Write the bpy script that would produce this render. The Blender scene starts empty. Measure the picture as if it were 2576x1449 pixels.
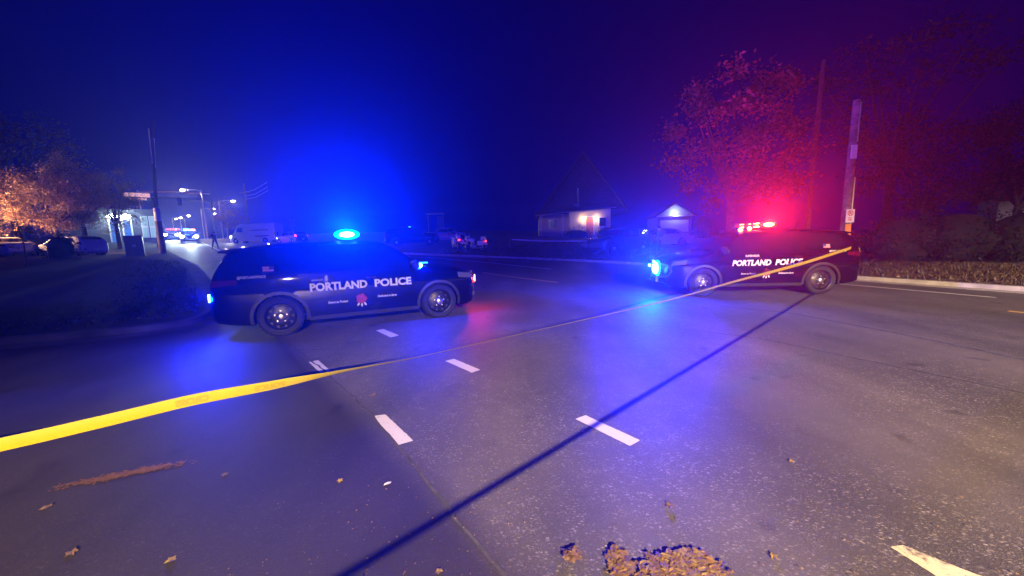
import bpy, bmesh, math, random
from math import sin, cos, pi, radians, exp, log1p
from mathutils import Vector, Matrix, Euler

# ------------------------------------------------------------------ camera, world, exposure
scene = bpy.context.scene
COL = scene.collection
cam_d = bpy.data.cameras.new('camera'); cam = bpy.data.objects.new('camera', cam_d); COL.objects.link(cam)
scene.camera = cam
PITCH, ROLL, EYE = 0.1287, 0.0293, 1.69
cam_d.sensor_fit = 'HORIZONTAL'; cam_d.sensor_width = 36.0; cam_d.lens = 36.0 * 936.5 / 2576
cam_d.clip_start = 0.05; cam_d.clip_end = 2000
cam.matrix_world = Matrix.Translation((0, 0, EYE)) @ Matrix.Rotation(pi/2 - PITCH, 4, 'X') @ Matrix.Rotation(-ROLL, 4, 'Z')

world = bpy.data.worlds.new('World'); scene.world = world; world.use_nodes = True
wn = world.node_tree.nodes; wl = world.node_tree.links; wn.clear()
w_out = wn.new('ShaderNodeOutputWorld'); w_bg = wn.new('ShaderNodeBackground')
w_sky = wn.new('ShaderNodeTexSky'); w_sky.sky_type = 'NISHITA'; w_sky.sun_disc = False
w_sky.sun_elevation = radians(-4.0); w_sky.sun_rotation = radians(200); w_sky.air_density = 1.5
w_mix = wn.new('ShaderNodeMix'); w_mix.data_type = 'RGBA'; w_mix.blend_type = 'MULTIPLY'
w_mix.inputs[0].default_value = 1.0
w_mix.inputs[7].default_value = (0.01, 0.01, 1.0, 1)
w_add = wn.new('ShaderNodeMix'); w_add.data_type = 'RGBA'; w_add.blend_type = 'ADD'; w_add.inputs[0].default_value = 1.0
w_add.inputs[7].default_value = (0.0, 0.0, .32, 1)       # even blue added to the night sky
wl.new(w_sky.outputs[0], w_mix.inputs[6]); wl.new(w_mix.outputs[2], w_add.inputs[6]); wl.new(w_add.outputs[2], w_bg.inputs[0])
w_bg.inputs[1].default_value = 0.15
wl.new(w_bg.outputs[0], w_out.inputs[0])

vs = scene.view_settings
vs.view_transform = 'Standard'; vs.look = 'None'; vs.exposure = 0.0; vs.gamma = 1.0; vs.use_curve_mapping = False
cy = scene.cycles
scene.render.engine = 'CYCLES'
cy.use_denoising = True
cy.max_bounces = 5; cy.diffuse_bounces = 2; cy.glossy_bounces = 3; cy.transmission_bounces = 3
cy.volume_bounces = 0; cy.transparent_max_bounces = 6
cy.sample_clamp_indirect = 4.0; cy.caustics_reflective = False; cy.caustics_refractive = False

HAZE_DENSITY = 0.0014
R = random.Random(7)

# ------------------------------------------------------------------ terrain
def softplus(t): return t if t > 30 else log1p(exp(t))
def terr(x, y):
    s = -.6*x + .8*y                                   # the street climbs to the far left, then levels out
    return .045 * 2.5 * (softplus((s-13)/2.5) - softplus((s-95)/2.5))

# ------------------------------------------------------------------ materials
def mat(name, col, rough=.6, metal=0., emit=None, strength=0., noise=None, bump=None, spec=.5, coat=0., sheen=0., trans=0.):
    m = bpy.data.materials.new(name); m.use_nodes = True
    nt = m.node_tree; b = nt.nodes['Principled BSDF']
    c = (*col, 1) if len(col) == 3 else col
    b.inputs['Base Color'].default_value = c
    b.inputs['Roughness'].default_value = rough
    b.inputs['Metallic'].default_value = metal
    b.inputs['Specular IOR Level'].default_value = spec
    b.inputs['Coat Weight'].default_value = coat
    b.inputs['Coat Roughness'].default_value = .04
    if trans: b.inputs['Transmission Weight'].default_value = trans
    if emit:
        b.inputs['Emission Color'].default_value = (*emit, 1); b.inputs['Emission Strength'].default_value = strength
    tc = nt.nodes.new('ShaderNodeTexCoord')
    if noise:                                            # (scale, amount): mottling of the base colour
        n = nt.nodes.new('ShaderNodeTexNoise'); n.inputs['Scale'].default_value = noise[0]; n.inputs['Detail'].default_value = 5
        r = nt.nodes.new('ShaderNodeValToRGB')
        a = noise[1]
        r.color_ramp.elements[0].position = .3; r.color_ramp.elements[1].position = .7
        r.color_ramp.elements[0].color = (*[v*(1-a) for v in c[:3]], 1)
        r.color_ramp.elements[1].color = (*[min(1, v*(1+a)) for v in c[:3]], 1)
        nt.links.new(tc.outputs['Object'], n.inputs['Vector']); nt.links.new(n.outputs['Fac'], r.inputs['Fac'])
        nt.links.new(r.outputs['Color'], b.inputs['Base Color'])
    if bump:
        n2 = nt.nodes.new('ShaderNodeTexNoise'); n2.inputs['Scale'].default_value = bump[0]; n2.inputs['Detail'].default_value = 6
        bp = nt.nodes.new('ShaderNodeBump'); bp.inputs['Strength'].default_value = bump[1]; bp.inputs['Distance'].default_value = .02
        nt.links.new(tc.outputs['Object'], n2.inputs['Vector']); nt.links.new(n2.outputs['Fac'], bp.inputs['Height'])
        nt.links.new(bp.outputs['Normal'], b.inputs['Normal'])
    return m

def leaf_mat(name, cols, scale=1.2):
    """foliage: leaf colours that change from leaf to leaf, a little light through the blade"""
    m = bpy.data.materials.new(name); m.use_nodes = True
    nt = m.node_tree; b = nt.nodes['Principled BSDF']
    geo = nt.nodes.new('ShaderNodeNewGeometry'); r = nt.nodes.new('ShaderNodeValToRGB')
    e = r.color_ramp.elements
    for i, c in enumerate(cols):
        if i < 2: e[i].position = i/(len(cols)-1) if len(cols) > 1 else 0; e[i].color = (*c, 1)
        else:
            x = e.new(i/(len(cols)-1)); x.color = (*c, 1)
    for i, c in enumerate(cols): e[i].position = i/(len(cols)-1); e[i].color = (*c, 1)
    nt.links.new(geo.outputs['Random Per Island'], r.inputs['Fac']); nt.links.new(r.outputs['Color'], b.inputs['Base Color'])
    b.inputs['Roughness'].default_value = .55
    t = nt.nodes.new('ShaderNodeBsdfTranslucent'); mx = nt.nodes.new('ShaderNodeMixShader'); mx.inputs[0].default_value = .25
    nt.links.new(r.outputs['Color'], t.inputs[0]); nt.links.new(b.outputs[0], mx.inputs[1]); nt.links.new(t.outputs[0], mx.inputs[2])
    nt.links.new(mx.outputs[0], nt.nodes['Material Output'].inputs[0])
    return m

def asphalt_mat():
    m = bpy.data.materials.new('asphalt'); m.use_nodes = True
    nt = m.node_tree; N = nt.nodes; K = nt.links; b = N['Principled BSDF']
    tc = N.new('ShaderNodeTexCoord'); geo = N.new('ShaderNodeNewGeometry')
    P = geo.outputs['Position']
    def noise(scale, detail=4, rough=.55, vec=P):
        n = N.new('ShaderNodeTexNoise'); n.inputs['Scale'].default_value = scale; n.inputs['Detail'].default_value = detail
        n.inputs['Roughness'].default_value = rough; K.new(vec, n.inputs['Vector']); return n.outputs['Fac']
    def ramp(fac, p0, p1, c0, c1):
        r = N.new('ShaderNodeValToRGB'); r.color_ramp.elements[0].position = p0; r.color_ramp.elements[1].position = p1
        r.color_ramp.elements[0].color = (*c0, 1); r.color_ramp.elements[1].color = (*c1, 1); K.new(fac, r.inputs[0]); return r.outputs[0]
    def mix(mode, fac, a, bb):
        x = N.new('ShaderNodeMix'); x.data_type = 'RGBA'; x.blend_type = mode
        if isinstance(fac, float): x.inputs[0].default_value = fac
        else: K.new(fac, x.inputs[0])
        K.new(a, x.inputs[6]); K.new(bb, x.inputs[7]); return x.outputs[2]
    # stretched along the traffic direction: worn wheel paths and the grain of the mat
    mp = N.new('ShaderNodeMapping'); mp.inputs['Rotation'].default_value = (0, 0, radians(49)); mp.inputs['Scale'].default_value = (1, .22, 1); K.new(P, mp.inputs['Vector'])
    base = ramp(noise(.55, 5, .6), .3, .75, (.078, .072, .066), (.134, .122, .112))
    lanes = ramp(noise(.9, 3, .5, mp.outputs[0]), .35, .7, (.62, .62, .64), (1.12, 1.1, 1.08))
    c = mix('MULTIPLY', 1.0, base, lanes)
    # aggregate: pale stones showing in the worn surface
    mp2 = N.new('ShaderNodeMapping'); mp2.inputs['Rotation'].default_value = (0, 0, radians(-12)); mp2.inputs['Scale'].default_value = (.55, 1, 1); K.new(P, mp2.inputs['Vector'])
    vor = N.new('ShaderNodeTexVoronoi'); vor.inputs['Scale'].default_value = 70; K.new(mp2.outputs[0], vor.inputs['Vector'])
    st = N.new('ShaderNodeSeparateColor'); K.new(vor.outputs['Color'], st.inputs[0])
    stone = ramp(st.outputs[0], .50, .95, (0, 0, 0), (1, 1, 1))
    rnd = ramp(vor.outputs['Distance'], .15, .55, (1, 1, 1), (0, 0, 0))
    stone = mix('MULTIPLY', 1.0, stone, rnd)
    vo2 = N.new('ShaderNodeTexVoronoi'); vo2.inputs['Scale'].default_value = 125; K.new(P, vo2.inputs['Vector'])
    st2 = N.new('ShaderNodeSeparateColor'); K.new(vo2.outputs['Color'], st2.inputs[0])
    fine = mix('MULTIPLY', 1.0, ramp(st2.outputs[1], .55, 1.0, (0, 0, 0), (.8, .8, .8)), ramp(vo2.outputs['Distance'], .2, .55, (1, 1, 1), (0, 0, 0)))
    stone = mix('ADD', 1.0, stone, fine)
    wear = mix('MULTIPLY', 1.0, ramp(noise(.45, 3), .36, .62, (.25, .25, .25), (1, 1, 1)), ramp(noise(7, 4, .7), .35, .65, (.1, .1, .1), (1, 1, 1)))
    sepx = N.new('ShaderNodeSeparateXYZ'); K.new(P, sepx.inputs[0])
    # the newer, smoother mat to the left of the long seam: side of the line through (-3.83,6.21) and (0,1.68)
    ma = N.new('ShaderNodeMath'); ma.operation = 'MULTIPLY_ADD'; ma.inputs[1].default_value = .765; ma.inputs[2].default_value = -1.10; K.new(sepx.outputs[0], ma.inputs[0])
    mb = N.new('ShaderNodeMath'); mb.operation = 'MULTIPLY_ADD'; mb.inputs[1].default_value = .645; K.new(sepx.outputs[1], mb.inputs[0]); K.new(ma.outputs[0], mb.inputs[2])
    old = N.new('ShaderNodeMapRange'); old.inputs['From Min'].default_value = -.15; old.inputs['From Max'].default_value = .15; K.new(mb.outputs[0], old.inputs[0])
    stone = mix('MULTIPLY', 1.0, stone, wear)
    oldc = N.new('ShaderNodeCombineColor'); [K.new(old.outputs[0], oldc.inputs[i]) for i in range(3)]
    fl = N.new('ShaderNodeMix'); fl.data_type = 'RGBA'; fl.inputs[6].default_value = (.35, .35, .35, 1); fl.inputs[7].default_value = (1, 1, 1, 1); K.new(old.outputs[0], fl.inputs[0])
    stone = mix('MULTIPLY', 1.0, stone, fl.outputs[2])
    pale = N.new('ShaderNodeRGB'); pale.outputs[0].default_value = (.42, .38, .33, 1)
    c = mix('MIX', stone, c, pale.outputs[0])
    dk = N.new('ShaderNodeMix'); dk.data_type = 'RGBA'; dk.inputs[6].default_value = (.40, .37, .40, 1); dk.inputs[7].default_value = (1, 1, 1, 1); K.new(old.outputs[0], dk.inputs[0])  # left mat also darkened in colour for the weaker lamplight there
    c = mix('MULTIPLY', 1.0, c, dk.outputs[2])
    grit = ramp(noise(140, 3, .7), .3, .7, (.7, .7, .7), (1.3, 1.3, 1.3)); c = mix('MULTIPLY', .8, c, grit)
    # oil drips
    oil = ramp(noise(2.3, 2, .4), .68, .76, (1, 1, 1), (.35, .35, .36)); c = mix('MULTIPLY', .7, c, oil)
    K.new(c, b.inputs['Base Color'])
    b.inputs['Roughness'].default_value = .6; b.inputs['Specular IOR Level'].default_value = .45
    bp = N.new('ShaderNodeBump'); bp.inputs['Strength'].default_value = .55; bp.inputs['Distance'].default_value = .006
    K.new(noise(95, 4, .7), bp.inputs['Height']); K.new(bp.outputs[0], b.inputs['Normal'])
    return m

def paint_mat(name, col, scale=14, hole=.42):
    """road paint worn through to the asphalt in small chips"""
    m = bpy.data.materials.new(name); m.use_nodes = True
    nt = m.node_tree; N = nt.nodes; K = nt.links; b = N['Principled BSDF']
    geo = N.new('ShaderNodeNewGeometry')
    n = N.new('ShaderNodeTexNoise'); n.inputs['Scale'].default_value = scale; n.inputs['Detail'].default_value = 8; n.inputs['Roughness'].default_value = .75; K.new(geo.outputs['Position'], n.inputs['Vector'])
    r = N.new('ShaderNodeValToRGB'); r.color_ramp.elements[0].position = hole-.05; r.color_ramp.elements[1].position = hole+.05
    r.color_ramp.elements[0].color = (.12, .11, .11, 1); r.color_ramp.elements[1].color = (*col, 1)
    K.new(n.outputs['Fac'], r.inputs[0]); K.new(r.outputs[0], b.inputs['Base Color']); b.inputs['Roughness'].default_value = .55
    return m

M = {}
M['asphalt'] = asphalt_mat()
M['white_paint'] = paint_mat('white_paint', (.62, .60, .56), 22, .36)
M['worn_white'] = paint_mat('worn_white', (.62, .56, .36), 9, .42)
M['yellow_paint'] = paint_mat('yellow_paint', (.62, .40, .12), 16, .36)
M['tar'] = mat('tar', (.065, .062, .066), .8, noise=(9, .4))
M['concrete'] = mat('concrete', (.30, .28, .26), .85, noise=(3, .25), bump=(30, .4))
M['unlit_kerb'] = mat('unlit_kerb', (.045, .038, .034), .9, noise=(1.3, .7), bump=(30, .4))  # left kerb concrete darkened in colour because lamplight barely reaches it
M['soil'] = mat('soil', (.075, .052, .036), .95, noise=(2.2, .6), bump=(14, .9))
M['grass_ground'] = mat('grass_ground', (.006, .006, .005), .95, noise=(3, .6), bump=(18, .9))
M['blade'] = leaf_mat('blade', [(.04, .032, .014), (.08, .05, .026), (.05, .03, .016)])
M['litter'] = leaf_mat('litter', [(.20, .11, .055), (.28, .17, .08), (.16, .09, .055), (.34, .24, .12), (.14, .08, .06)])
M['rust_litter'] = leaf_mat('rust_litter', [(.22, .11, .05), (.18, .09, .04), (.26, .14, .07)])
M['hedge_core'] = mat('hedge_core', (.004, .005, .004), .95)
M['black_paint'] = mat('black_paint', (.0012, .0012, .0018), .3, coat=.4, spec=.02)
M['black_plastic'] = mat('black_plastic', (.022, .022, .024), .55, bump=(120, .15))
M['trim'] = mat('trim', (.010, .010, .012), .5, bump=(150, .2))
M['glass'] = mat('glass', (.006, .007, .009), .05, spec=.7)
M['rubber'] = mat('rubber', (.004, .004, .0045), .8, bump=(60, .3))
M['rim'] = mat('rim', (.008, .008, .009), .4, .2)
M['chrome'] = mat('chrome', (.75, .73, .70), .30, 1.0)
M['lens_clear'] = mat('lens_clear', (.14, .145, .15), .06, .3)
M['lens_red'] = mat('lens_red', (.09, .004, .006), .12, coat=.6)
M['decal'] = mat('decal', (.80, .80, .80), .5, noise=(30, .06))
M['decal_dim'] = mat('decal_dim', (.70, .68, .62), .5)
M['rose'] = mat('rose', (.25, .01, .04), .5, noise=(40, .4))
M['rose_dark'] = mat('rose_dark', (.28, .01, .03), .5)
M['leaf_green'] = mat('leaf_green', (.10, .22, .08), .6)
M['flag_blue'] = mat('flag_blue', (.03, .05, .22), .5)
M['flag_red'] = mat('flag_red', (.55, .04, .05), .5)
M['tape'] = mat('tape', (.40, .33, .002), .5, noise=(6, .06), spec=.35)
M['tape_print'] = mat('tape_print', (.29, .235, .002), .5)
M['wood_pole'] = mat('wood_pole', (.15, .13, .11), .9, noise=(7, .4), bump=(30, .8))
M['bark'] = mat('bark', (.06, .045, .035), .95, noise=(8, .4), bump=(25, 1))
M['sign_white'] = mat('sign_white', (.72, .72, .72), .45, noise=(20, .05))
M['sign_red'] = mat('sign_red', (.55, .03, .03), .45)
M['sign_black'] = mat('sign_black', (.02, .02, .02), .5)
M['orange'] = mat('orange', (.75, .30, .03), .55, noise=(14, .15))
M['yellow_tag'] = mat('yellow_tag', (.80, .58, .03), .5)
M['steel'] = mat('steel', (.34, .34, .35), .45, .8, noise=(8, .15))
M['dark_steel'] = mat('dark_steel', (.06, .06, .07), .5, .6)
M['white_van'] = mat('white_van', (.70, .70, .70), .35, coat=.6, noise=(2, .05))
M['silver'] = mat('silver', (.42, .42, .43), .35, .4, coat=.6)
M['pale_car'] = mat('pale_car', (.55, .52, .56), .35, coat=.6)
M['maroon'] = mat('maroon', (.14, .02, .04), .3, coat=.8)
M['dark_blue_car'] = mat('dark_blue_car', (.015, .02, .05), .3, coat=.9)
M['siding'] = mat('siding', (.50, .46, .40), .8, noise=(5, .1))
M['siding_blue'] = mat('siding_blue', (.24, .25, .27), .8, noise=(5, .1))
M['roof'] = mat('roof', (.035, .033, .035), .9, noise=(6, .3))
M['white_trim'] = mat('white_trim', (.65, .63, .60), .6)
M['wood_door'] = mat('wood_door', (.42, .14, .06), .5, noise=(6, .25))
M['blue_door'] = mat('blue_door', (.04, .16, .55), .4)
M['shop_wall'] = mat('shop_wall', (.07, .075, .085), .85, noise=(2, .2))
M['skin'] = mat('skin', (.45, .28, .20), .6)
M['jacket'] = mat('jacket', (.03, .03, .045), .8)
M['pants'] = mat('pants', (.02, .02, .03), .85)
M['hair'] = mat('hair', (.02, .015, .012), .8)
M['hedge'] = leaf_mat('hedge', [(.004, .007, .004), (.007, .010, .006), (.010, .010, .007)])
M['maple'] = leaf_mat('maple', [(.07, .025, .022), (.11, .04, .03), (.05, .02, .02), (.20, .12, .08), (.09, .03, .03)])
M['plum'] = leaf_mat('plum', [(.05, .02, .02), (.08, .03, .03), (.03, .016, .018), (.13, .07, .05)])
M['autumn'] = leaf_mat('autumn', [(.30, .16, .06), (.42, .24, .09), (.22, .10, .06), (.18, .10, .08), (.36, .22, .12)])
M['yellow_leaf'] = leaf_mat('yellow_leaf', [(.40, .27, .04), (.32, .22, .05), (.36, .28, .09)])
def glow(name, col, s): 
    M[name] = mat(name, (.02, .02, .02), .3, emit=col, strength=s); return M[name]
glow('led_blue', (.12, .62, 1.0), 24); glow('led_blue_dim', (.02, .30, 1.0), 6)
glow('led_red', (1.0, .22, .06), 18); glow('led_amber', (1.0, .62, .16), 14); glow('led_red_dim', (1.0, .03, .02), 5)
glow('glare_blue', (.0, .42, 1.0), 3.0); glow('glare_red', (1.0, .012, .006), 3.0); glow('led_white', (1.0, .95, .85), 40); glow('lamp_warm', (1.0, .80, .42), 30); glow('lamp_cool', (.85, 1.0, .95), 40)  # saturated blue and red emission stands in for lens glare
glow('porch', (1.0, .72, .38), 28); glow('sign_pink', (1.0, .50, .45), .9); glow('window_lit', (.55, .95, 1.0), .5)
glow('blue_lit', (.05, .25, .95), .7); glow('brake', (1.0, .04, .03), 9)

# ------------------------------------------------------------------ mesh helpers
class MB:
    def __init__(s): s.v = []; s.f = []; s.mi = []
    def add(s, vs_, fs_, mi=0):
        o = len(s.v); s.v += [tuple(p) for p in vs_]; s.f += [tuple(i+o for i in f) for f in fs_]; s.mi += [mi]*len(fs_)
    def box(s, c, d, rz=0, mi=0, rot=None, taper=1.0):
        x, y, z = [k/2 for k in d]; pts = []
        for sz in (-1, 1):
            t = taper if sz > 0 else 1
            for sx, sy in ((-1, -1), (1, -1), (1, 1), (-1, 1)): pts.append(Vector((sx*x*t, sy*y*t, sz*z)))
        q = rot if rot is not None else Matrix.Rotation(rz, 3, 'Z')
        s.add([q @ p + Vector(c) for p in pts], [(3, 2, 1, 0), (4, 5, 6, 7), (0, 1, 5, 4), (1, 2, 6, 5), (2, 3, 7, 6), (3, 0, 4, 7)], mi)
    def tube(s, pts, rad, n=8, mi=0, cap=True):
        pts = [Vector(p) for p in pts]; rs = rad if isinstance(rad, (list, tuple)) else [rad]*len(pts); rings = []
        up = Vector((0, 0, 1))
        for i, p in enumerate(pts):
            t = (pts[min(i+1, len(pts)-1)] - pts[max(i-1, 0)]).normalized()
            a = t.cross(up)
            if a.length < .05: a = t.cross(Vector((1, 0, 0)))
            a.normalize(); b = t.cross(a).normalized()
            rings.append([p + (a*cos(2*pi*k/n) + b*sin(2*pi*k/n))*rs[i] for k in range(n)])
        vs_ = [q for r in rings for q in r]; fs = []
        for i in range(len(pts)-1):
            for k in range(n): fs.append((i*n+k, i*n+(k+1) % n, (i+1)*n+(k+1) % n, (i+1)*n+k))
        if cap: fs += [tuple(range(n))[::-1], tuple((len(pts)-1)*n+k for k in range(n))]
        s.add(vs_, fs, mi)
    def lathe(s, prof, n=24, axis='Y', c=(0, 0, 0), mi=0, closed=False):
        """prof: (radius, along-axis)"""
        c = Vector(c); vs_ = []
        for r, a in prof:
            for k in range(n):
                u, w = r*cos(2*pi*k/n), r*sin(2*pi*k/n)
                vs_.append(c + Vector({'Y': (u, a, w), 'Z': (u, w, a), 'X': (a, u, w)}[axis]))
        fs = []; m = len(prof)
        for i in range(m if closed else m-1):
            j = (i+1) % m
            for k in range(n): fs.append((i*n+k, j*n+k, j*n+(k+1) % n, i*n+(k+1) % n))
        s.add(vs_, fs, mi)
    def disc(s, c, r, n=20, axis='Y', mi=0):
        c = Vector(c)
        vs_ = [c + Vector({'Y': (r*cos(2*pi*k/n), 0, r*sin(2*pi*k/n)), 'Z': (r*cos(2*pi*k/n), r*sin(2*pi*k/n), 0), 'X': (0, r*cos(2*pi*k/n), r*sin(2*pi*k/n))}[axis]) for k in range(n)]
        s.add(vs_, [tuple(range(n))], mi)
    def ball(s, c, r, n=12, m=8, mi=0):
        c = Vector(c); r = Vector(r) if isinstance(r, (tuple, list)) else Vector((r, r, r)); vs_ = []
        for i in range(m+1):
            th = pi*i/m
            for k in range(n): vs_.append(c + Vector((r.x*sin(th)*cos(2*pi*k/n), r.y*sin(th)*sin(2*pi*k/n), r.z*cos(th))))
        s.add(vs_, [(i*n+k, (i+1)*n+k, (i+1)*n+(k+1) % n, i*n+(k+1) % n) for i in range(m) for k in range(n)], mi)
    def mesh(s, name, mats, smooth=35):
        me = bpy.data.meshes.new(name); me.from_pydata(s.v, [], s.f)
        for m_ in (mats if isinstance(mats, (list, tuple)) else [mats]): me.materials.append(m_)
        if any(s.mi): me.polygons.foreach_set('material_index', s.mi)
        finish(me, smooth); return me
    def build(s, name, mats, parent=None, loc=None, rz=0, smooth=35):
        return link(name, s.mesh(name, mats, smooth), parent, loc, rz)

def finish(me, smooth=35, fix=True):
    if fix:
        bm = bmesh.new(); bm.from_mesh(me); bmesh.ops.remove_doubles(bm, verts=bm.verts, dist=1e-5)
        bmesh.ops.recalc_face_normals(bm, faces=bm.faces); bm.to_mesh(me); bm.free()
    if smooth:
        me.polygons.foreach_set('use_smooth', [True]*len(me.polygons)); me.set_sharp_from_angle(angle=radians(smooth))
    me.update()

def link(name, me, parent=None, loc=None, rz=0):
    o = bpy.data.objects.new(name, me); COL.objects.link(o)
    if parent is not None: o.parent = parent
    if loc is not None: o.location = loc
    if rz: o.rotation_euler = (0, 0, rz)
    return o

def tag(o, label, cat, group=None):
    o['label'] = label; o['category'] = cat
    if group: o['group'] = group
    return o
def thing(name, label, cat, loc=(0, 0, 0), rz=0, group=None):
    o = bpy.data.objects.new(name, None); COL.objects.link(o); o.empty_display_size = .2
    o.location = loc; o.rotation_euler = (0, 0, rz)
    return tag(o, label, cat, group)
def struct(o): o['kind'] = 'structure'; return o
def stuff(o): o['kind'] = 'stuff'; return o

def lamp(kind, name, parent, loc, energy, color, size=.05, rot=None, spot=None, blend=.5):
    d = bpy.data.lights.new(name, kind); d.energy = energy; d.color = color
    if kind in ('POINT', 'SPOT'): d.shadow_soft_size = size
    if kind == 'SPOT': d.spot_size = spot; d.spot_blend = blend
    o = bpy.data.objects.new(name, d); COL.objects.link(o); o.parent = parent; o.location = loc
    if rot: o.rotation_euler = rot
    return o

def beam(name, parent, loc, target, energy, color, cone):
    """a directional warning-light beam: a narrow soft spot"""
    pm = Matrix.Translation(parent.location) @ Matrix.Rotation(parent.rotation_euler[2], 4, 'Z')
    d = pm.inverted() @ Vector(target) - Vector(loc)
    o = lamp('SPOT', name, parent, loc, energy, color, .04, spot=radians(cone), blend=1.0)
    o.rotation_euler = d.to_track_quat('-Z', 'Y').to_euler(); return o

def text_mesh(body, size, bold=0., shear=0., sx=1., space=1.):
    c = bpy.data.curves.new('lettering', 'FONT'); c.body = body; c.size = size; c.offset = bold; c.shear = shear; c.space_character = space
    c.resolution_u = 3
    o = bpy.data.objects.new('lettering', c); COL.objects.link(o)
    dg = bpy.context.evaluated_depsgraph_get(); me = bpy.data.meshes.new_from_object(o.evaluated_get(dg))
    v = [(p.co.x*sx, p.co.y) for p in me.vertices]; f = [tuple(q.vertices) for q in me.polygons]
    bpy.data.objects.remove(o); bpy.data.curves.remove(c); bpy.data.meshes.remove(me)
    x0 = min(p[0] for p in v); x1 = max(p[0] for p in v)
    return [(p[0]-x0, p[1]) for p in v], f, x1-x0

def pchip(P):
    xs = [p[0] for p in P]; ys = [p[1] for p in P]; n = len(xs)
    d = [(ys[i+1]-ys[i])/(xs[i+1]-xs[i]) for i in range(n-1)]
    m = [d[0]] + [0 if d[i-1]*d[i] <= 0 else 2*d[i-1]*d[i]/(d[i-1]+d[i]) for i in range(1, n-1)] + [d[-1]]
    def f(x):
        if x <= xs[0]: return ys[0]
        if x >= xs[-1]: return ys[-1]
        i = 0
        while x > xs[i+1]: i += 1
        h = xs[i+1]-xs[i]; t = (x-xs[i])/h
        return (1+2*t)*(1-t)**2*ys[i] + t*(1-t)**2*h*m[i] + t*t*(3-2*t)*ys[i+1] + t*t*(t-1)*h*m[i+1]
    return f

# ------------------------------------------------------------------ ground
def axis_steps(a, b, near, k):
    out = [0.]; s = near; x = 0
    while x < b: x += s; s *= k; out.append(min(x, b))
    s = near; x = 0; neg = []
    while x > a: x -= s; s *= k; neg.append(max(x, a))
    return sorted(set(neg + out))
xs = axis_steps(-200, 160, 1.5, 1.05); ys = axis_steps(-50, 260, 1.5, 1.05)
g = MB()
g.add([(x, y, terr(x, y)) for y in ys for x in xs], [(j*len(xs)+i, j*len(xs)+i+1, (j+1)*len(xs)+i+1, (j+1)*len(xs)+i) for j in range(len(ys)-1) for i in range(len(xs)-1)])
road = struct(g.build('road', M['asphalt'], smooth=80))

def resample(P, step):
    out = [Vector(P[0])]
    for a, b in zip(P, P[1:]):
        a, b = Vector(a), Vector(b); n = max(1, int((b-a).length/step))
        out += [a.lerp(b, (k+1)/n) for k in range(n)]
    return out
def smooth_path(P, it=3):
    for _ in range(it):
        Q = [P[0]]
        for a, b in zip(P, P[1:]): Q += [a.lerp(b, .25), a.lerp(b, .75)]
        P = Q + [P[-1]]
    return P
def normals(P):
    out = []
    for i in range(len(P)):
        t = (P[min(i+1, len(P)-1)] - P[max(i-1, 0)]).normalized(); out.append(Vector((t.y, -t.x)))
    return out
def strip(P, lo, hi, lift):
    """a ground-hugging strip between two offsets of a path"""
    nn = normals(P); vs_ = []
    for p, n in zip(P, nn):
        for o in (lo, hi):
            q = p + n*o; vs_.append((q.x, q.y, terr(q.x, q.y) + lift))
    return vs_, [(2*i, 2*i+1, 2*i+3, 2*i+2) for i in range(len(P)-1)]

# far kerb: runs up from the right of the frame and bends away to the left
KR = smooth_path([Vector(p) for p in ((19, -14), (14.4, 5.2), (12.95, 9.28), (11.66, 12.55), (10.2, 16.4), (6.86, 21.85), (3.03, 24.9), (-3.17, 28.1), (-9, 30.8), (-18, 36), (-26, 45), (-38, 62), (-70, 104), (-100, 145))], 2)
KR = resample(KR, 1.0)
def verge_z(x, y, d):
    t = min(1, max(0, (y-20)/12)); return terr(x, y) + .13 + .06*t*t*(3-2*t)*min(max(d, 0), 14)
def vz(x, y):
    """height of the far verge at a point"""
    p = Vector((x, y)); return verge_z(x, y, min((p-q).length for q in KR))
def kerb_mesh(P, sign):
    nn = normals(P); m = MB(); vs_ = []
    prof = [(-.42, .004), (-.02, .012), (0, .02), (.015, .13), (.16, .135), (.16, -.1)]
    for p, n in zip(P, nn):
        for o, z in prof:
            q = p + n*(o*sign); vs_.append((q.x, q.y, terr(q.x, q.y) + z))
    k = len(prof)
    m.add(vs_, [(i*k+j, i*k+j+1, (i+1)*k+j+1, (i+1)*k+j) for i in range(len(P)-1) for j in range(k-1)])
    return m
struct(kerb_mesh(KR, 1).build('kerb', M['concrete'], smooth=30))
nn = normals(KR); offs = [.15, .6, 1.2, 2, 3, 4.5, 6.5, 9, 12, 15, 22, 35, 60]
v = MB(); vv = []
for p, n in zip(KR, nn):
    for o in offs:
        q = p + n*o; vv.append((q.x, q.y, verge_z(q.x, q.y, o) + (.03*sin(q.x*2.1)*sin(q.y*1.7) if o > .6 else 0)))
k = len(offs)
v.add(vv, [(i*k+j, i*k+j+1, (i+1)*k+j+1, (i+1)*k+j) for i in range(len(KR)-1) for j in range(k-1)])
struct(v.build('verge_ground', M['soil'], smooth=80))

KL = smooth_path([Vector(p) for p in ((-40, -4.5), (-14, 4.9), (-9.4, 6.66), (-7.4, 7.4), (-6.9, 8.3), (-8.2, 10.2), (-13, 15.4), (-18.3, 21.3), (-28.7, 31.3), (-64, 66), (-126, 128))], 2)
KL = resample(KL, 1.0)
struct(kerb_mesh(KL, -1).build('kerb', M['unlit_kerb'], smooth=30))
v = MB(); vv = []; n = len(KL); m_ = 14
nl = normals(KL)
for i, p in enumerate(KL):
    t = i/(n-1); q = Vector((-60 - 60*t, -2 + 122*t)); p2 = p - nl[i]*.15
    for j in range(m_):
        w = (j/(m_-1))**1.6; a = p2.lerp(q, w); vv.append((a.x, a.y, terr(a.x, a.y) + .13 + .02*min((a-p2).length, 8)))
v.add(vv, [(i*m_+j, i*m_+j+1, (i+1)*m_+j+1, (i+1)*m_+j) for i in range(n-1) for j in range(m_-1)])
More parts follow.
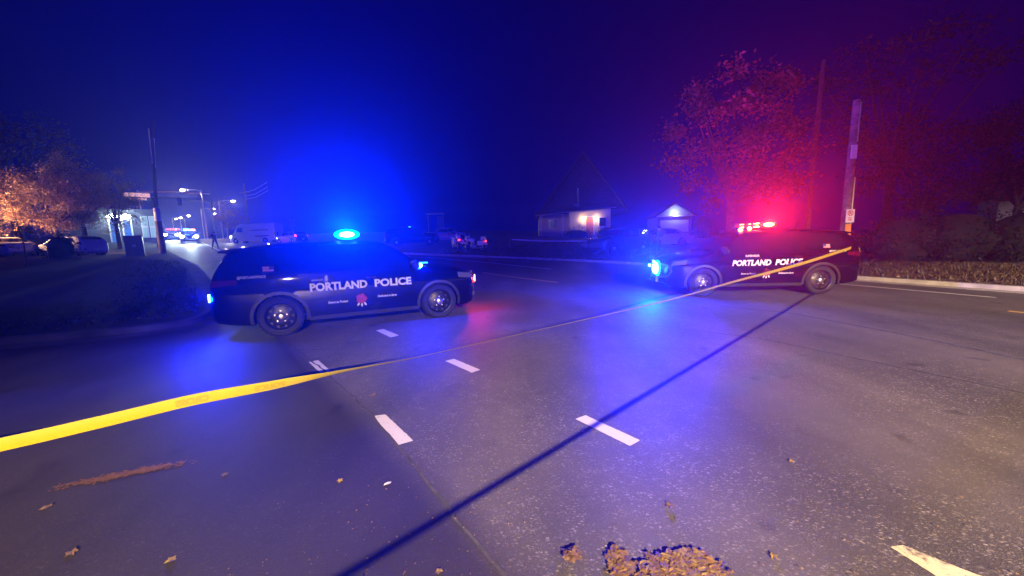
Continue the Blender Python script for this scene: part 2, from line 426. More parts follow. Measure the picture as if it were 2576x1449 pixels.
struct(v.build('verge_ground', M['grass_ground'], smooth=80))

# painted lines on the far lanes
def painted(name, pts, width, material, lift=.006):
    P = resample([Vector(p) for p in pts], .7); m = MB(); m.add(*strip(P, -width/2, width/2, lift)); return struct(m.build(name, material, smooth=0))
painted('lane_line', [(-1.39, 18.11), (1.74, 14.02)], .17, M['yellow_paint'])
painted('lane_line', [(-9.6, 28.6), (-6.2, 27.6), (-1.0, 23.0), (2.05, 19.4)], .16, M['white_paint'])
painted('lane_line', [(-1.6, 25.6), (1.2, 24.1)], .15, M['white_paint'])
painted('lane_line', [(9.9, 13.1), (10.49, 11.28), (11.42, 8.65)], .12, M['white_paint'])
painted('lane_line', [(9.82, 7.22), (11.0, 4.2)], .12, M['yellow_paint'])
painted('lane_line', [(-17.5, 24.5), (-46, 56)], .14, M['white_paint'])
painted('lane_line', [(-16, 26.5), (-24, 35.5)], .14, M['white_paint'])

# dotted turning guide lines (corners read on the ground)
def dash(quad, label, material=M['white_paint'], lift=.0015):
    P = [Vector(q) for q in quad]; m = MB(); N_ = 22; vs_ = []
    rr = random.Random(hash(label) % 999 if False else len(label))
    for j in range(3):
        for i in range(N_+1):
            a = P[0].lerp(P[3], i/N_); b = P[1].lerp(P[2], i/N_); q = a.lerp(b, j/2)
            if j != 1 or i in (0, N_): q = q + Vector((rr.uniform(-.0025, .0025), rr.uniform(-.0025, .0025)))
            vs_.append((q.x, q.y, terr(q.x, q.y) + lift))
    m.add(vs_, [(j*(N_+1)+i, j*(N_+1)+i+1, (j+1)*(N_+1)+i+1, (j+1)*(N_+1)+i) for j in range(2) for i in range(N_)])
    o = m.build('road_marking', material, smooth=0); struct(o); o['label'] = label; return o
dash([(-1.41, 3.49), (-1.30, 3.52), (-.885, 3.01), (-.995, 2.95)], 'white painted dash just under the yellow tape, left of centre')
dash([(.56, 3.31), (.67, 3.38), (1.03, 2.91), (.92, 2.83)], 'long white painted dash crossed by the dark diagonal shadow')
dash([(-3.0, 5.26), (-2.9, 5.34), (-2.49, 4.86), (-2.59, 4.79)], 'small white dash touching the tape in front of the SUV')
dash([(-.98, 5.13), (-.87, 5.22), (-.45, 4.73), (-.55, 4.63)], 'white painted dash just below the thin middle of the tape')
dash([(-2.68, 7.11), (-2.57, 7.22), (-2.10, 6.68), (-2.21, 6.55)], 'white painted dash close beside the lettered SUV door')
dash([(1.985, 1.79), (2.06, 1.80), (2.34, 1.50), (2.06, 1.50)], 'worn yellowish paint mark at the lower edge', M['worn_white'])

# tar seam along the old mat
def seam(name, pts, w0, w1, lift=.003, seed=3):
    rr = random.Random(seed); P = resample([Vector(p) for p in pts], .12); nn = normals(P); vs_ = []
    for i, (p, n_) in enumerate(zip(P, nn)):
        t = i/(len(P)-1); w = w0 + (w1-w0)*t; j = rr.uniform(-.012, .012)
        for s in (-1, 1): q = p + n_*(s*w*rr.uniform(.7, 1.2)/2 + j); vs_.append((q.x, q.y, terr(q.x, q.y) + lift))
    m = MB(); m.add(vs_, [(2*i, 2*i+1, 2*i+3, 2*i+2) for i in range(len(P)-1)]); return struct(m.build(name, M['tar'], smooth=0))
seam('pavement_seam', [(-3.9, 6.3), (-2.6, 4.9), (-1.45, 3.55), (-.75, 2.6), (-.1, 1.7), (.4, 1.0)], .024, .02)
seam('pavement_seam', [(2.6, 6.9), (3.92, 5.86), (4.6, 4.6), (5.14, 3.57), (5.6, 2.4)], .03, .05, seed=5)
seam('pavement_seam', [(4.9, 8.6), (5.83, 7.54), (6.3, 5.6), (6.44, 4.52), (6.7, 3)], .05, .10, seed=6)
seam('pavement_seam', [(-4.7, 5.2), (-3.9, 5.5), (-3.5, 5.95), (-3.1, 5.9)], .02, .03, seed=8)

# ------------------------------------------------------------------ cars
SUV = dict(
    top=[(-2.61, .72), (-2.58, 1.02), (-2.53, 1.18), (-2.42, 1.40), (-2.25, 1.64), (-2.10, 1.705), (-1.5, 1.755), (-.8, 1.78), (0, 1.78), (.35, 1.745), (.56, 1.66), (1.26, 1.21), (1.42, 1.17), (1.9, 1.13), (2.22, 1.06), (2.38, .93), (2.44, .75)],
    bot=[(-2.61, .50), (-2.5, .36), (-2.0, .27), (-1.5, .24), (1.5, .24), (2.1, .25), (2.38, .32), (2.44, .50)],
    plan=[(-2.61, .70), (-2.5, .88), (-2.2, .955), (-1.5, .985), (0, .985), (1.5, .985), (2.0, .945), (2.3, .84), (2.4, .70), (2.44, .55)],
    prof=[(.24, .93), (.4, .965), (.72, 1.0), (.98, .99), (1.16, .965), (1.78, .775)],
    axles=(1.512, -1.512), wr=.385, arch=.435,
    doors=[[(1.12, .36), (-.035, .36), (-.035, 1.155), (1.06, 1.145)], [(-.055, .36), (-.98, .36), (-1.16, 1.165), (-.055, 1.155)]],
    windows=[('front_door_window', [(.98, 1.185), (-.03, 1.185), (-.03, 1.655), (.50, 1.63)]), ('rear_door_window', [(-.075, 1.185), (-1.03, 1.195), (-1.12, 1.655), (-.075, 1.665)]), ('quarter_window', [(-1.10, 1.21), (-2.02, 1.28), (-2.02, 1.56), (-1.18, 1.645)])],
    wind=(.60, 1.22, .84), rear=(-2.47, -2.27, .80), head=[(2.34, .85), (1.98, .89), (1.96, 1.01), (2.27, .97)], tail=[(-2.54, 1.0), (-2.12, 1.04), (-2.14, 1.12), (-2.50, 1.12)], handles=[(.12, 1.02), (-.85, 1.03)], mirror=(1.02, 1.19))
SEDAN = dict(
    top=[(-2.28, .62), (-2.22, .92), (-2.05, 1.03), (-1.55, 1.07), (-.95, 1.37), (-.55, 1.44), (.15, 1.44), (.42, 1.37), (1.1, 1.02), (1.9, .88), (2.25, .72), (2.3, .6)],
    bot=[(-2.28, .45), (-2.1, .28), (-1.4, .2), (1.4, .2), (2.1, .24), (2.3, .42)],
    plan=[(-2.28, .66), (-2.1, .82), (-1.4, .90), (0, .90), (1.5, .90), (2.0, .82), (2.25, .62), (2.3, .5)],
    prof=[(.2, .93), (.6, 1.0), (.9, .98), (.98, .95), (1.44, .74)], axles=(1.38, -1.36), wr=.33, arch=.375,
    doors=[[(1.0, .3), (-.03, .3), (-.03, .94), (.92, .92)], [(-.05, .3), (-.9, .3), (-1.02, .95), (-.05, .94)]],
    windows=[('front_door_window', [(.88, .98), (-.03, .98), (-.03, 1.34), (.35, 1.33)]), ('rear_door_window', [(-.07, .98), (-1.15, 1.0), (-.9, 1.28), (-.07, 1.34)])],
    wind=(.46, 1.04, .84), rear=(-1.5, -1.0, .82), head=[(2.18, .64), (1.84, .68), (1.8, .8), (2.1, .76)], tail=[(-2.2, .78), (-1.86, .82), (-1.86, .95), (-2.16, .93)], handles=[(.1, .86), (-.8, .87)], mirror=(.92, .98))
HATCH = dict(SEDAN, top=[(-2.02, .6), (-1.99, .93), (-1.9, 1.08), (-1.62, 1.40), (-1.3, 1.48), (-.2, 1.5), (.2, 1.46), (.45, 1.37), (1.1, 1.03), (1.85, .9), (2.1, .74), (2.15, .6)],
    bot=[(-2.02, .42), (-1.85, .28), (-1.3, .2), (1.4, .2), (2.0, .24), (2.15, .42)], plan=[(-2.02, .68), (-1.85, .84), (-1.3, .9), (0, .9), (1.4, .9), (1.95, .8), (2.12, .6), (2.15, .5)], prof=[(.2, .93), (.6, 1), (.9, .98), (1.0, .95), (1.5, .76)],
    axles=(1.32, -1.26), rear=(-1.8, -1.64, .8), head=[(2.04, .66), (1.74, .72), (1.7, .84), (1.96, .8)], tail=[(-1.95, .86), (-1.66, .92), (-1.68, 1.06), (-1.88, 1.04)],
    windows=[('front_door_window', [(.86, 1.0), (-.03, 1.0), (-.03, 1.38), (.34, 1.36)]), ('rear_door_window', [(-.07, 1.0), (-1.4, 1.05), (-1.3, 1.34), (-.07, 1.38)])])
VAN = dict(
    top=[(-3.42, .6), (-3.40, 2.45), (-3.3, 2.66), (-3.0, 2.72), (1.5, 2.72), (1.85, 2.62), (2.1, 2.35), (2.55, 1.55), (2.75, 1.36), (3.25, 1.18), (3.4, .95), (3.45, .6)],
    bot=[(-3.42, .45), (-3.2, .36), (3.2, .3), (3.45, .45)], plan=[(-3.42, .92), (-3.3, .985), (1.8, 1.0), (2.8, .96), (3.3, .8), (3.45, .6)],
    prof=[(.3, .96), (1.1, 1.0), (1.6, .985), (2.72, .84)], axles=(2.42, -1.85), wr=.37, arch=.43,
    doors=[[(2.2, .5), (1.2, .5), (1.2, 1.52), (2.1, 1.48)], [(1.15, .5), (-.3, .5), (-.3, 2.4), (1.15, 2.4)]],
    windows=[('front_door_window', [(2.28, 1.55), (1.25, 1.55), (1.25, 2.15), (1.95, 2.15)])],
    wind=(2.12, 2.55, .86), rear=None, head=[(3.34, .82), (3.0, .86), (2.95, 1.08), (3.2, 1.06)], tail=[(-3.405, .9), (-3.3, .9), (-3.3, 1.5), (-3.4, 1.5)], handles=[(1.3, 1.15), (1.0, 1.15)], mirror=(2.1, 1.65))

class Shape:
    def __init__(s, sp):
        s.sp = sp; s.top = pchip(sp['top']); s.bot = pchip(sp['bot']); s.plan = pchip(sp['plan']); s.prof = pchip(sp['prof'])
    def w(s, x, z): return s.plan(x)*s.prof(z)
    def rr(s, x): return min(.13, .35*(s.top(x)-s.bot(x)))
    def zt(s, x, y):
        r = s.rr(x); zs = s.top(x)-r; ws = s.w(x, zs); t = min(1, abs(y)/ws)
        return zs + r*(max(0, 1-t**2.8))**(1/2.8)
    def body(s, nx=60, nz=12, na=7):
        x0, x1 = s.sp['top'][0][0], s.sp['top'][-1][0]
        xs_ = []
        for i in range(nx+1):
            t = i/nx; t = .5-.5*cos(pi*t)*(.35+.65*1) if False else t
            xs_.append(x0+(x1-x0)*(t + .045*sin(2*pi*t)*-1))
        rings = []
        for x in xs_:
            zb, r = s.bot(x), s.rr(x); zs = s.top(x)-r; half = [(0, zb), (s.w(x, zb)*.6, zb)]
            for j in range(nz): z = zb+(zs-zb)*j/(nz-1); half.append((s.w(x, z), z))
            ws = s.w(x, zs)
            for a in range(1, na+1):
                t = cos(pi/2*a/na)
                y = ws*t; half.append((y, zs + r*(max(0, 1-t**2.8))**(1/2.8)))
            rings.append([(x, y, z) for y, z in half] + [(x, -y, z) for y, z in half[-2:0:-1]])
        m = MB(); n = len(rings[0])
        m.add([p for r_ in rings for p in r_], [(i*n+k, i*n+(k+1) % n, (i+1)*n+(k+1) % n, (i+1)*n+k) for i in range(len(rings)-1) for k in range(n)] + [tuple(range(n)), tuple((len(rings)-1)*n+k for k in range(n))[::-1]])
        return m
    def patch(s, quad, off, side, nu=8, nv=5, drop=.012):
        """a panel lying on the flank: bilinear quad in (x, z), proud by off, with returns at its edges"""
        A, B, C, D = [Vector(q) for q in quad]; m = MB(); vs_ = []
        for j in range(nv+1):
            for i in range(nu+1):
                p = A.lerp(B, i/nu).lerp(D.lerp(C, i/nu), j/nv); vs_.append((p.x, side*(s.w(p.x, p.y)+off), p.y))
        W_ = nu+1; fs = [(j*W_+i, j*W_+i+1, (j+1)*W_+i+1, (j+1)*W_+i) for j in range(nv) for i in range(nu)]
        b = [i for i in range(nu+1)] + [j*W_+nu for j in range(1, nv+1)] + [nv*W_+i for i in range(nu-1, -1, -1)] + [j*W_ for j in range(nv-1, 0, -1)]
        o = len(vs_); vs_ += [(vs_[i][0], vs_[i][1]-side*drop, vs_[i][2]) for i in b]
        fs += [(b[i], b[(i+1) % len(b)], o+(i+1) % len(b), o+i) for i in range(len(b))]
        m.add(vs_, fs); return m
    def top_patch(s, xa, xb, fr, off=.006, nu=8, nv=10):
        m = MB(); vs_ = []
        for i in range(nu+1):
            x = xa+(xb-xa)*i/nu; zs = s.top(x)-s.rr(x); ws = s.w(x, zs)*fr
            sl = (s.top(x+.01)-s.top(x-.01))/.02; nx_, nz_ = -sl/math.hypot(sl, 1), 1/math.hypot(sl, 1)
            for j in range(nv+1):
                y = -ws+2*ws*j/nv; vs_.append((x+nx_*off, y, s.zt(x, y)+nz_*off))
        m.add(vs_, [(i*(nv+1)+j, i*(nv+1)+j+1, (i+1)*(nv+1)+j+1, (i+1)*(nv+1)+j) for i in range(nu) for j in range(nv)]); return m
    def on_side(s, uv, faces, x0, z0, side, off=.012, flip=None):
        """flat print on the flank; reads left to right from outside"""
        dr = 1 if side < 0 else -1; m = MB()
        m.add([(x0+dr*u, side*(s.w(x0+dr*u, z0+v_)+off), z0+v_) for u, v_ in uv], faces); return m

def cut_arches(me, sp):
    o = bpy.data.objects.new('cut', me); COL.objects.link(o); c = MB()
    for ax in sp['axles']: c.lathe([(0, -1.4), (sp['arch'], -1.4), (sp['arch'], 1.4), (0, 1.4)], 32, 'Y', (ax, 0, sp['wr']-.01))
    q = c.build('cutter', M['black_plastic'], smooth=0)
    md = o.modifiers.new('b', 'BOOLEAN'); md.operation = 'DIFFERENCE'; md.object = q; md.solver = 'EXACT'
    dg = bpy.context.evaluated_depsgraph_get(); out = bpy.data.meshes.new_from_object(o.evaluated_get(dg))
    bpy.data.objects.remove(o); bpy.data.objects.remove(q)
    finish(out, 28, fix=False); return out

BODY_CACHE = {}; WHEEL_CACHE = {}
def body_mesh(key, sp, material, nx=60):
    k = (key, material.name, nx)
    if k not in BODY_CACHE:
        me = Shape(sp).body(nx).mesh('body', material); BODY_CACHE[k] = cut_arches(me, sp)
    return BODY_CACHE[k]

def wheel(root, x, side, r, w_half, cap='chrome'):
    """tyre > rim, hub cap, nuts; outer face towards side"""
    key = (r, cap, side)
    if key not in WHEEL_CACHE:
        t = MB(); hw = .12
        t.lathe([(r*.70, -hw), (r*.90, -hw*1.05), (r*.985, -hw*.8), (r, -hw*.35), (r, hw*.35), (r*.985, hw*.8), (r*.90, hw*1.05), (r*.70, hw)], 36, 'Y', closed=True)
        for k in range(30):                                      # tread blocks
            a = 2*pi*k/30; t.box((r*1.004*cos(a), 0, r*1.004*sin(a)), (.010, hw*1.3, r*.10), rot=Matrix.Rotation(-a, 3, 'Y'))
        rm = MB(); o = hw*.72*side
        rm.lathe([(r*.71, o*1.25), (r*.68, o*1.2), (r*.64, o*.75), (r*.60, o*.55), (r*.40, o*.95), (r*.20, o*1.0), (r*.0, o*1.0)], 36, 'Y')
        rm.lathe([(r*.70, -hw*.9), (r*.62, o*.55)], 36, 'Y')
        hole = MB()
        for k in range(10):
            a = 2*pi*k/10; hole.lathe([(.0, o*.86), (r*.062, o*.86), (r*.070, o*.70)], 10, 'Y', (r*.515*cos(a), 0, r*.515*sin(a)))
        hc = MB(); hc.lathe([(r*.20, o*.98), (r*.195, o*1.22), (r*.15, o*1.40), (r*.07, o*1.50), (0, o*1.52)], 20, 'Y')
        nut = MB()
        for k in range(5):
            a = 2*pi*k/5+.3; nut.lathe([(r*.04, o*.97), (r*.038, o*1.2), (0, o*1.24)], 8, 'Y', (r*.27*cos(a), 0, r*.27*sin(a)))
        WHEEL_CACHE[key] = (t.mesh('tyre', M['rubber'], 30), rm.mesh('rim', M['rim']), hole.mesh('rim_vents', M['sign_black']), hc.mesh('hub_cap', M['chrome']), nut.mesh('wheel_nuts', M['chrome']))
    ms = WHEEL_CACHE[key]
    wo = link('wheel', ms[0], root, (x, side*w_half, r))
    for nme, me in zip(('rim', 'rim_vents', 'hub_cap', 'wheel_nuts'), ms[1:]): (link(nme, me, wo) if nme in ('rim', 'hub_cap') else stuff(link(nme, me, wo)))
    return wo

def make_car(name, kind, sp, paint, label, cat, loc, rz, group=None, nx=60, sides=(-1, 1), detail=True, glassm=None, headm=None, tailm=None):
    root = thing(name, label, cat, loc, rz, group); S = Shape(sp); glassm = glassm or M['glass']
    link('body', body_mesh(kind, sp, paint, nx), root)
    for side in sides:
        for q in sp['doors']:
            d = S.patch(q, .006, side).build('door', paint, root)
        for (hx, hz), dd in zip(sp['handles'], sp['doors']):
            h = MB(); y = S.w(hx, hz)+.022; h.box((hx, side*y, hz), (.20, .022, .030)); h.box((hx-.09, side*(y-.012), hz), (.02, .03, .024)); h.box((hx+.09, side*(y-.012), hz), (.02, .03, .024)); h.build('door_handle', paint, root)
        for nme, q in sp['windows']: S.patch(q, .007, side).build(nme, glassm, root)
        S.patch(sp['head'], .008, side, 8, 3).build('headlight', headm or M['lens_clear'], root)
        S.patch(sp['tail'], .008, side, 8, 3).build('taillight', tailm or M['lens_red'], root)
        for ax in sp['axles']:
            m = MB(); vs_ = []; n = 28; ra, rb = sp['arch']-.004, sp['arch']+.055
            zc = sp['wr']-.01
            for k in range(n+1):
                a = radians(-12+204*k/n)
                for rad_, of in ((ra, -.03), (ra, .014), (rb, .012), (rb, -.01)):
                    x, z = ax+rad_*cos(a), zc+rad_*sin(a); vs_.append((x, side*(S.w(x, z)+of), z))
            m.add(vs_, [(i*4+j, i*4+j+1, (i+1)*4+j+1, (i+1)*4+j) for i in range(n) for j in range(3)]); m.build('wheel_arch_trim', M['trim'] if kind == 'suv' else paint, root)
            wheel(root, ax, side, sp['wr'], S.plan(ax)*.955-.09)
        if kind in ('suv',):
            S.patch([(1.05, .255), (-1.05, .255), (-1.05, .335), (1.05, .335)], .014, side, 10, 2).build('rocker_panel', M['trim'], root)
        mx, mz = sp['mirror']; y = S.w(mx, mz)
        m = MB(); m.box((mx-.02, side*(y+.04), mz-.02), (.06, .12, .05)); m.ball((mx, side*(y+.16), mz+.03), (.075, .115, .085), 12, 8); m.build('wing_mirror', M['black_plastic'] if kind != 'van' else paint, root)
    xa, xb, fr = sp['wind']; S.top_patch(xa, xb, fr).build('windscreen', glassm, root)
    if sp['rear']: S.top_patch(*sp['rear']).build('rear_window', glassm, root)
    # nose: grille, bumper and plates
    xf = sp['top'][-1][0]; zf = S.top(xf); m = MB()
    for k in range(4): m.box((xf+.004, 0, S.bot(xf)+.02+(zf-S.bot(xf)-.04)*k/3), (.03, S.plan(xf)*1.5, .022))
    m.build('grille', M['black_plastic'], root)
    xr = sp['top'][0][0]; m = MB(); m.box((xr-.012, 0, S.bot(xr)+.11), (.02, .34, .16)); m.build('number_plate', M['decal_dim'], root)
    return root, S

def lettering(S, root, body, size, x0, z0, side, bold, shear, sx, width=None, material=None, space=1., name='lettering'):
    uv, f, wd = text_mesh(body, size, bold, shear, sx, space)
    if width: k = width/wd; uv = [(u*k, v_) for u, v_ in uv]
    return S.on_side(uv, f, x0, z0, side).build(name, material or M['decal'], root, smooth=0)

def rose_badge(S, root, x, z, side, r=.10):
    m = MB(); vs_ = [(x, side*(S.w(x, z)+.012), z)]; n = 26
    for k in range(n):
        a = 2*pi*k/n; q = r*(1+.10*cos(5*a)); vs_.append((x+q*cos(a), side*(S.w(x+q*cos(a), z+q*sin(a))+.012), z+q*sin(a)))
    m.add(vs_, [(0, 1+k, 1+(k+1) % n) for k in range(n)]); o = m.build('rose_emblem', M['rose'], root, smooth=0)
    c = MB()                                                     # petal edges: a spiral and two outer petals
    def arc(pts, wd):
        vs2 = []
        for i, p in enumerate(pts):
            q0 = pts[max(i-1, 0)]; q1 = pts[min(i+1, len(pts)-1)]; dx, dz = q1[0]-q0[0], q1[1]-q0[1]; L = math.hypot(dx, dz) or 1
            for s_ in (-1, 1): X, Z = p[0]-dz/L*wd*s_, p[1]+dx/L*wd*s_; vs2.append((X, side*(S.w(X, Z)+.0145), Z))
        c.add(vs2, [(2*i, 2*i+1, 2*i+3, 2*i+2) for i in range(len(pts)-1)])
    arc([(x+r*(.08+.5*t/20)*cos(t*.62), z+r*(.08+.5*t/20)*sin(t*.62)) for t in range(21)], .0045)
    arc([(x+r*.8*cos(radians(a)), z+r*.8*sin(radians(a))) for a in range(20, 150, 10)], .004)
    arc([(x+r*.8*cos(radians(a)), z+r*.8*sin(radians(a))) for a in range(200, 340, 10)], .004)
    c.build('petal_lines', M['rose_dark'], o, smooth=0)
    l = MB()
    for a, ln in ((-60, .16), (-120, .16), (-90, .19)):
        p = []; 
        for t, wd in ((.9, .0), (1.15, .16), (1.4, .18), (1.75, 0)):
            p.append((t*r*cos(radians(a)), t*r*sin(radians(a)), wd*r))
        vs2 = []
        for u, w_, wd in p:
            for s_ in (-1, 1): X, Z = x+u-sin(radians(a))*wd*s_, z+w_+cos(radians(a))*wd*s_; vs2.append((X, side*(S.w(X, Z)+.012), Z))
        l.add(vs2, [(2*i, 2*i+1, 2*i+3, 2*i+2) for i in range(3)])
    l.build('rose_leaves', M['decal_dim'], root, smooth=0)

def flag_decal(S, root, x, z, side):
    dr = 1 if side < 0 else -1
    def rect(u0, v0, u1, v1, off, nm, mt, par):
        uv = [(u0, v0), (u1, v0), (u1, v1), (u0, v1)]; return S.on_side(uv, [(0, 1, 2, 3)], x, z, side, off).build(nm, mt, par, smooth=0)
    f = rect(0, 0, .17, .10, .013, 'flag_decal', M['decal_dim'], root)
    for k in range(0, 7, 2): rect(0, k*.0143, .17, (k+1)*.0143, .0145, 'flag_stripe', M['flag_red'], f)
    if side < 0: rect(.10, .043, .17, .10, .016, 'flag_canton', M['flag_blue'], f)
    else: rect(0, .043, .07, .10, .016, 'flag_canton', M['flag_blue'], f)

def police_fit(root, S, side, lit, far=False):
    """lightbar, push bumper, spoiler, lettering; lit: which lightbar modules shine, {index: material}"""
    z = S.top(-.25)
    m = MB(); m.box((-.25, 0, z+.045), (.30, 1.22, .035)); m.box((-.25, -.45, z+.015), (.1, .06, .05)); m.box((-.25, .45, z+.015), (.1, .06, .05)); lb = m.build('lightbar', M['black_plastic'], root)
    for k in range(10):
        y = -.55+k*.122
        for xx in (-.38, -.12):
            q = MB(); q.box((xx, y, z+.115), (.05, .112, .115)); q.build('light_module', lit.get(k, M['lens_clear']), lb)
    for k, y in ((0, -.635), (9, .635)):
        q = MB(); q.ball((-.25, y*1.045, z+.115), (.19, .055, .075), 14, 8); q.build('end_module', lit.get(k, M['lens_clear']), lb)  # oversized so the glowing ends take in the glare
    glare = lit.get('glare')
    for xx in (-.42, -.08):
        q = MB(); q.tube([(xx, -.62, z+.12), (xx, 0, z+.12), (xx, .62, z+.12)], .030, 10); q.build('lens_strip', glare or M['lens_clear'], lb)
    for y in (-.67, .67):
        q = MB(); q.ball((-.25, y, z+.115), (.25, .035, .11), 16, 8); q.build('glare_lens_end', glare if glare and y*side > 0 else M['lens_clear'], lb)  # glowing discs act as the halo round the end lamp
    q = MB(); q.box((-.25, 0, z+.110), (.20, 1.18, .10)); q.box((-.25, 0, z+.180), (.30, 1.20, .014)); q.build('lightbar_cover', M['black_plastic'], lb)
    m = MB(); vs_ = []
    for x, zz in ((-2.06, 1.72), (-2.24, 1.708), (-2.40, 1.68), (-2.40, 1.655), (-2.20, 1.63)):
        for y in (-.70, -.35, .35, .70): vs_.append((x, y, zz-.05*(abs(y)/.7)**2))
    m.add(vs_, [(i*4+j, i*4+j+1, ((i+1) % 5)*4+j+1, ((i+1) % 5)*4+j) for i in range(5) for j in range(3)] + [(0, 4, 8, 12, 16), (3, 7, 11, 15, 19)]); m.build('roof_spoiler', M['black_paint'], root)
    pb = MB()
    for y in (-.27, .27):
        pb.box((2.53, y, .66), (.07, .05, .62), rot=Matrix.Rotation(radians(-4), 3, 'Y')); pb.box((2.44, y, .50), (.2, .04, .07)); 
    for zz in (.46, .68, .90): pb.tube([(2.53, -.30, zz), (2.55, 0, zz), (2.53, .30, zz)], .028, 8)
    for s_ in (-1, 1): pb.tube([(2.53, s_*.28, .88), (2.50, s_*.52, .90), (2.40, s_*.76, .86), (2.32, s_*.84, .70), (2.40, s_*.76, .54), (2.52, s_*.30, .50)], .022, 8)
    bump = pb.build('push_bumper', M['dark_steel'], root)
    sp_ = MB(); sp_.tube([(.98, side*.86, 1.23), (.99, side*.93, 1.26)], .02, 8); sp_.lathe([(0, -.10), (.05, -.09), (.072, .0), (.07, .03), (0, .035)], 16, 'X', (1.02, side*.955, 1.275)); sp_.build('spotlight', M['dark_steel'], root)
    an = MB(); an.tube([(-1.3, .1, 1.75), (-1.36, .1, 2.07)], [.008, .004], 6); an.box((-1.3, .1, 1.772), (.06, .06, .03)); an.build('antenna', M['black_plastic'], root)
    it = 0.22 if side > 0 else .0
    dr = 1 if side < 0 else -1
    if side < 0:
        lettering(S, root, 'PORTLAND', .205, -.99, .825, side, .0085, it, 1.05, 1.03); lettering(S, root, 'POLICE', .205, .18, .825, side, .0085, it, 1.05, .74)
        lettering(S, root, 'Sworn to Protect', .062, -.70, .555, side, .0016, .25, 1, .36, M['decal_dim']); lettering(S, root, 'Dedicated to Serve', .062, .22, .600, side, .0016, .25, 1, .38, M['decal_dim'])
        lettering(S, root, '@PORTLANDPOLICE', .060, -2.12, 1.135, side, .002, 0, 1, .44, M['decal_dim'])
        rose_badge(S, root, -.09, .60, side); flag_decal(S, root, -1.72, 1.24, side)
    else:
        lettering(S, root, 'PORTLAND', .205, .80, .825, side, .0085, it, 1.05, 1.0); lettering(S, root, 'POLICE', .205, -.30, .825, side, .0085, it, 1.05, .70)
        lettering(S, root, 'Sworn to Protect', .062, .56, .585, side, .0016, .25, 1, .38, M['decal_dim']); lettering(S, root, 'Dedicated to Serve', .062, -.40, .585, side, .0016, .25, 1, .38, M['decal_dim'])
        lettering(S, root, '@PORTLANDPOLICE', .060, -1.66, 1.135, side, .002, 0, 1, .44, M['decal_dim']); lettering(S, root, 'SUPERVISOR', .072, .46, 1.055, side, .003, 0, 1, .36, M['decal_dim'])
        rose_badge(S, root, -.10, .63, side); flag_decal(S, root, -1.52, 1.24, side)
    return lb, bump

BLUE = (.0, .012, 1.0); RED = (1.0, .008, .03)
# --- the SUV on the left, seen from its right side
car_a, SA = make_car('police_suv', 'suv', SUV, M['black_paint'], 'black police SUV with blue roof lights, silver hubcaps, nose to the right', 'police car', (-3.40, 8.39, 0), .45, 'black police SUVs blocking the road')
lb_a, pb_a = police_fit(car_a, SA, -1, {0: M['led_blue'], 1: M['led_blue'], 2: M['led_blue'], 3: M['led_blue_dim'], 'glare': M['glare_blue']})
lamp('POINT', 'lightbar_lamp', car_a, (-.25, -.42, 2.05), 6500, BLUE, .06); lamp('SPOT', 'sky_glow_lamp', car_a, (-.25, -.30, 2.05), 50000, BLUE, .06, rot=(pi, 0, 0), spot=radians(172), blend=1)  # upward spot added to make the haze glow above the bar
beam('lightbar_beam', car_a, (-.25, -.78, 1.93), (0, 0, 2.6), 46000, (0, .05, 1), 32); lamp('SPOT', 'halo_lamp', car_a, (-.25, -.45, 2.06), 16000, (0, .012, 1), .06, rot=(pi, 0, 0), spot=radians(170), blend=1)  # second upward spot added for the halo over the lights
q = MB(); q.ball((1.10, -1.10, 1.21), (.05, .06, .05), 12, 8); q.build('mirror_light', M['led_blue'], car_a)
q = MB(); q.box((1.30, -.55, 1.235), (.18, .05, .03), rz=-.5); q.build('cowl_light', M['led_blue_dim'], car_a)
lamp('POINT', 'mirror_lamp', car_a, (1.17, -1.12, 1.23), 450, BLUE, .03)
q = MB(); q.box((2.60, -.27, .78), (.03, .05, .17)); q.build('bumper_light', M['led_red'], pb_a)
q = MB(); q.box((2.44, -.62, .74), (.03, .12, .05)); q.build('bumper_light', M['led_red_dim'], pb_a)
lamp('POINT', 'bumper_lamp', car_a, (2.66, -.30, .78), 60, RED, .03)
q = MB(); q.box((-2.60, -.70, .80), (.03, .05, .14)); q.build('rear_corner_light', M['led_blue'], car_a)
lamp('POINT', 'rear_corner_lamp', car_a, (-2.72, -.72, .78), 500, BLUE, .04)

# --- the SUV on the right, seen from its left side
car_b, SB = make_car('police_suv', 'suv', SUV, M['black_paint'], 'black police SUV with red roof lights, nose to the left, tape across its side', 'police car', (6.80, 10.90, 0), 3.066, 'black police SUVs blocking the road')
lb_b, pb_b = police_fit(car_b, SB, 1, {9: M['led_red'], 8: M['led_amber'], 7: M['led_red'], 5: M['led_red'], 4: M['led_red_dim'], 2: M['led_red'], 1: M['led_red'], 'glare': M['glare_red']})
lamp('POINT', 'lightbar_lamp', car_b, (-.25, .45, 2.05), 300, RED, .06); lamp('SPOT', 'sky_glow_lamp', car_b, (-.25, .30, 2.05), 100, RED, .06, rot=(pi, 0, 0), spot=radians(170), blend=1); beam('lightbar_rear_beam', car_b, (-.25, -.78, 1.93), (12.5, 20.4, 6.5), 5000, RED, 70)  # upward spot added for red glow in the haze
lamp('SPOT', 'halo_lamp', car_b, (-.25, .45, 2.06), 6000, (1, .006, .02), .06, rot=(pi, radians(10), 0), spot=radians(150), blend=1); beam('lightbar_beam', car_b, (-.25, .80, 1.95), (0, 0, 2.9), 44000, (1, .010, .005), 27)  # tilted upward spot added to widen the red halo
for xx, yy, zz in ((.14, .50, 1.815), (.36, .46, 1.785)):
    q = MB(); q.ball((xx, yy, zz), (.06, .05, .035), 12, 8); q.box((xx, yy, zz-.03), (.07, .06, .03)); q.build('roof_light', M['led_red'], car_b)
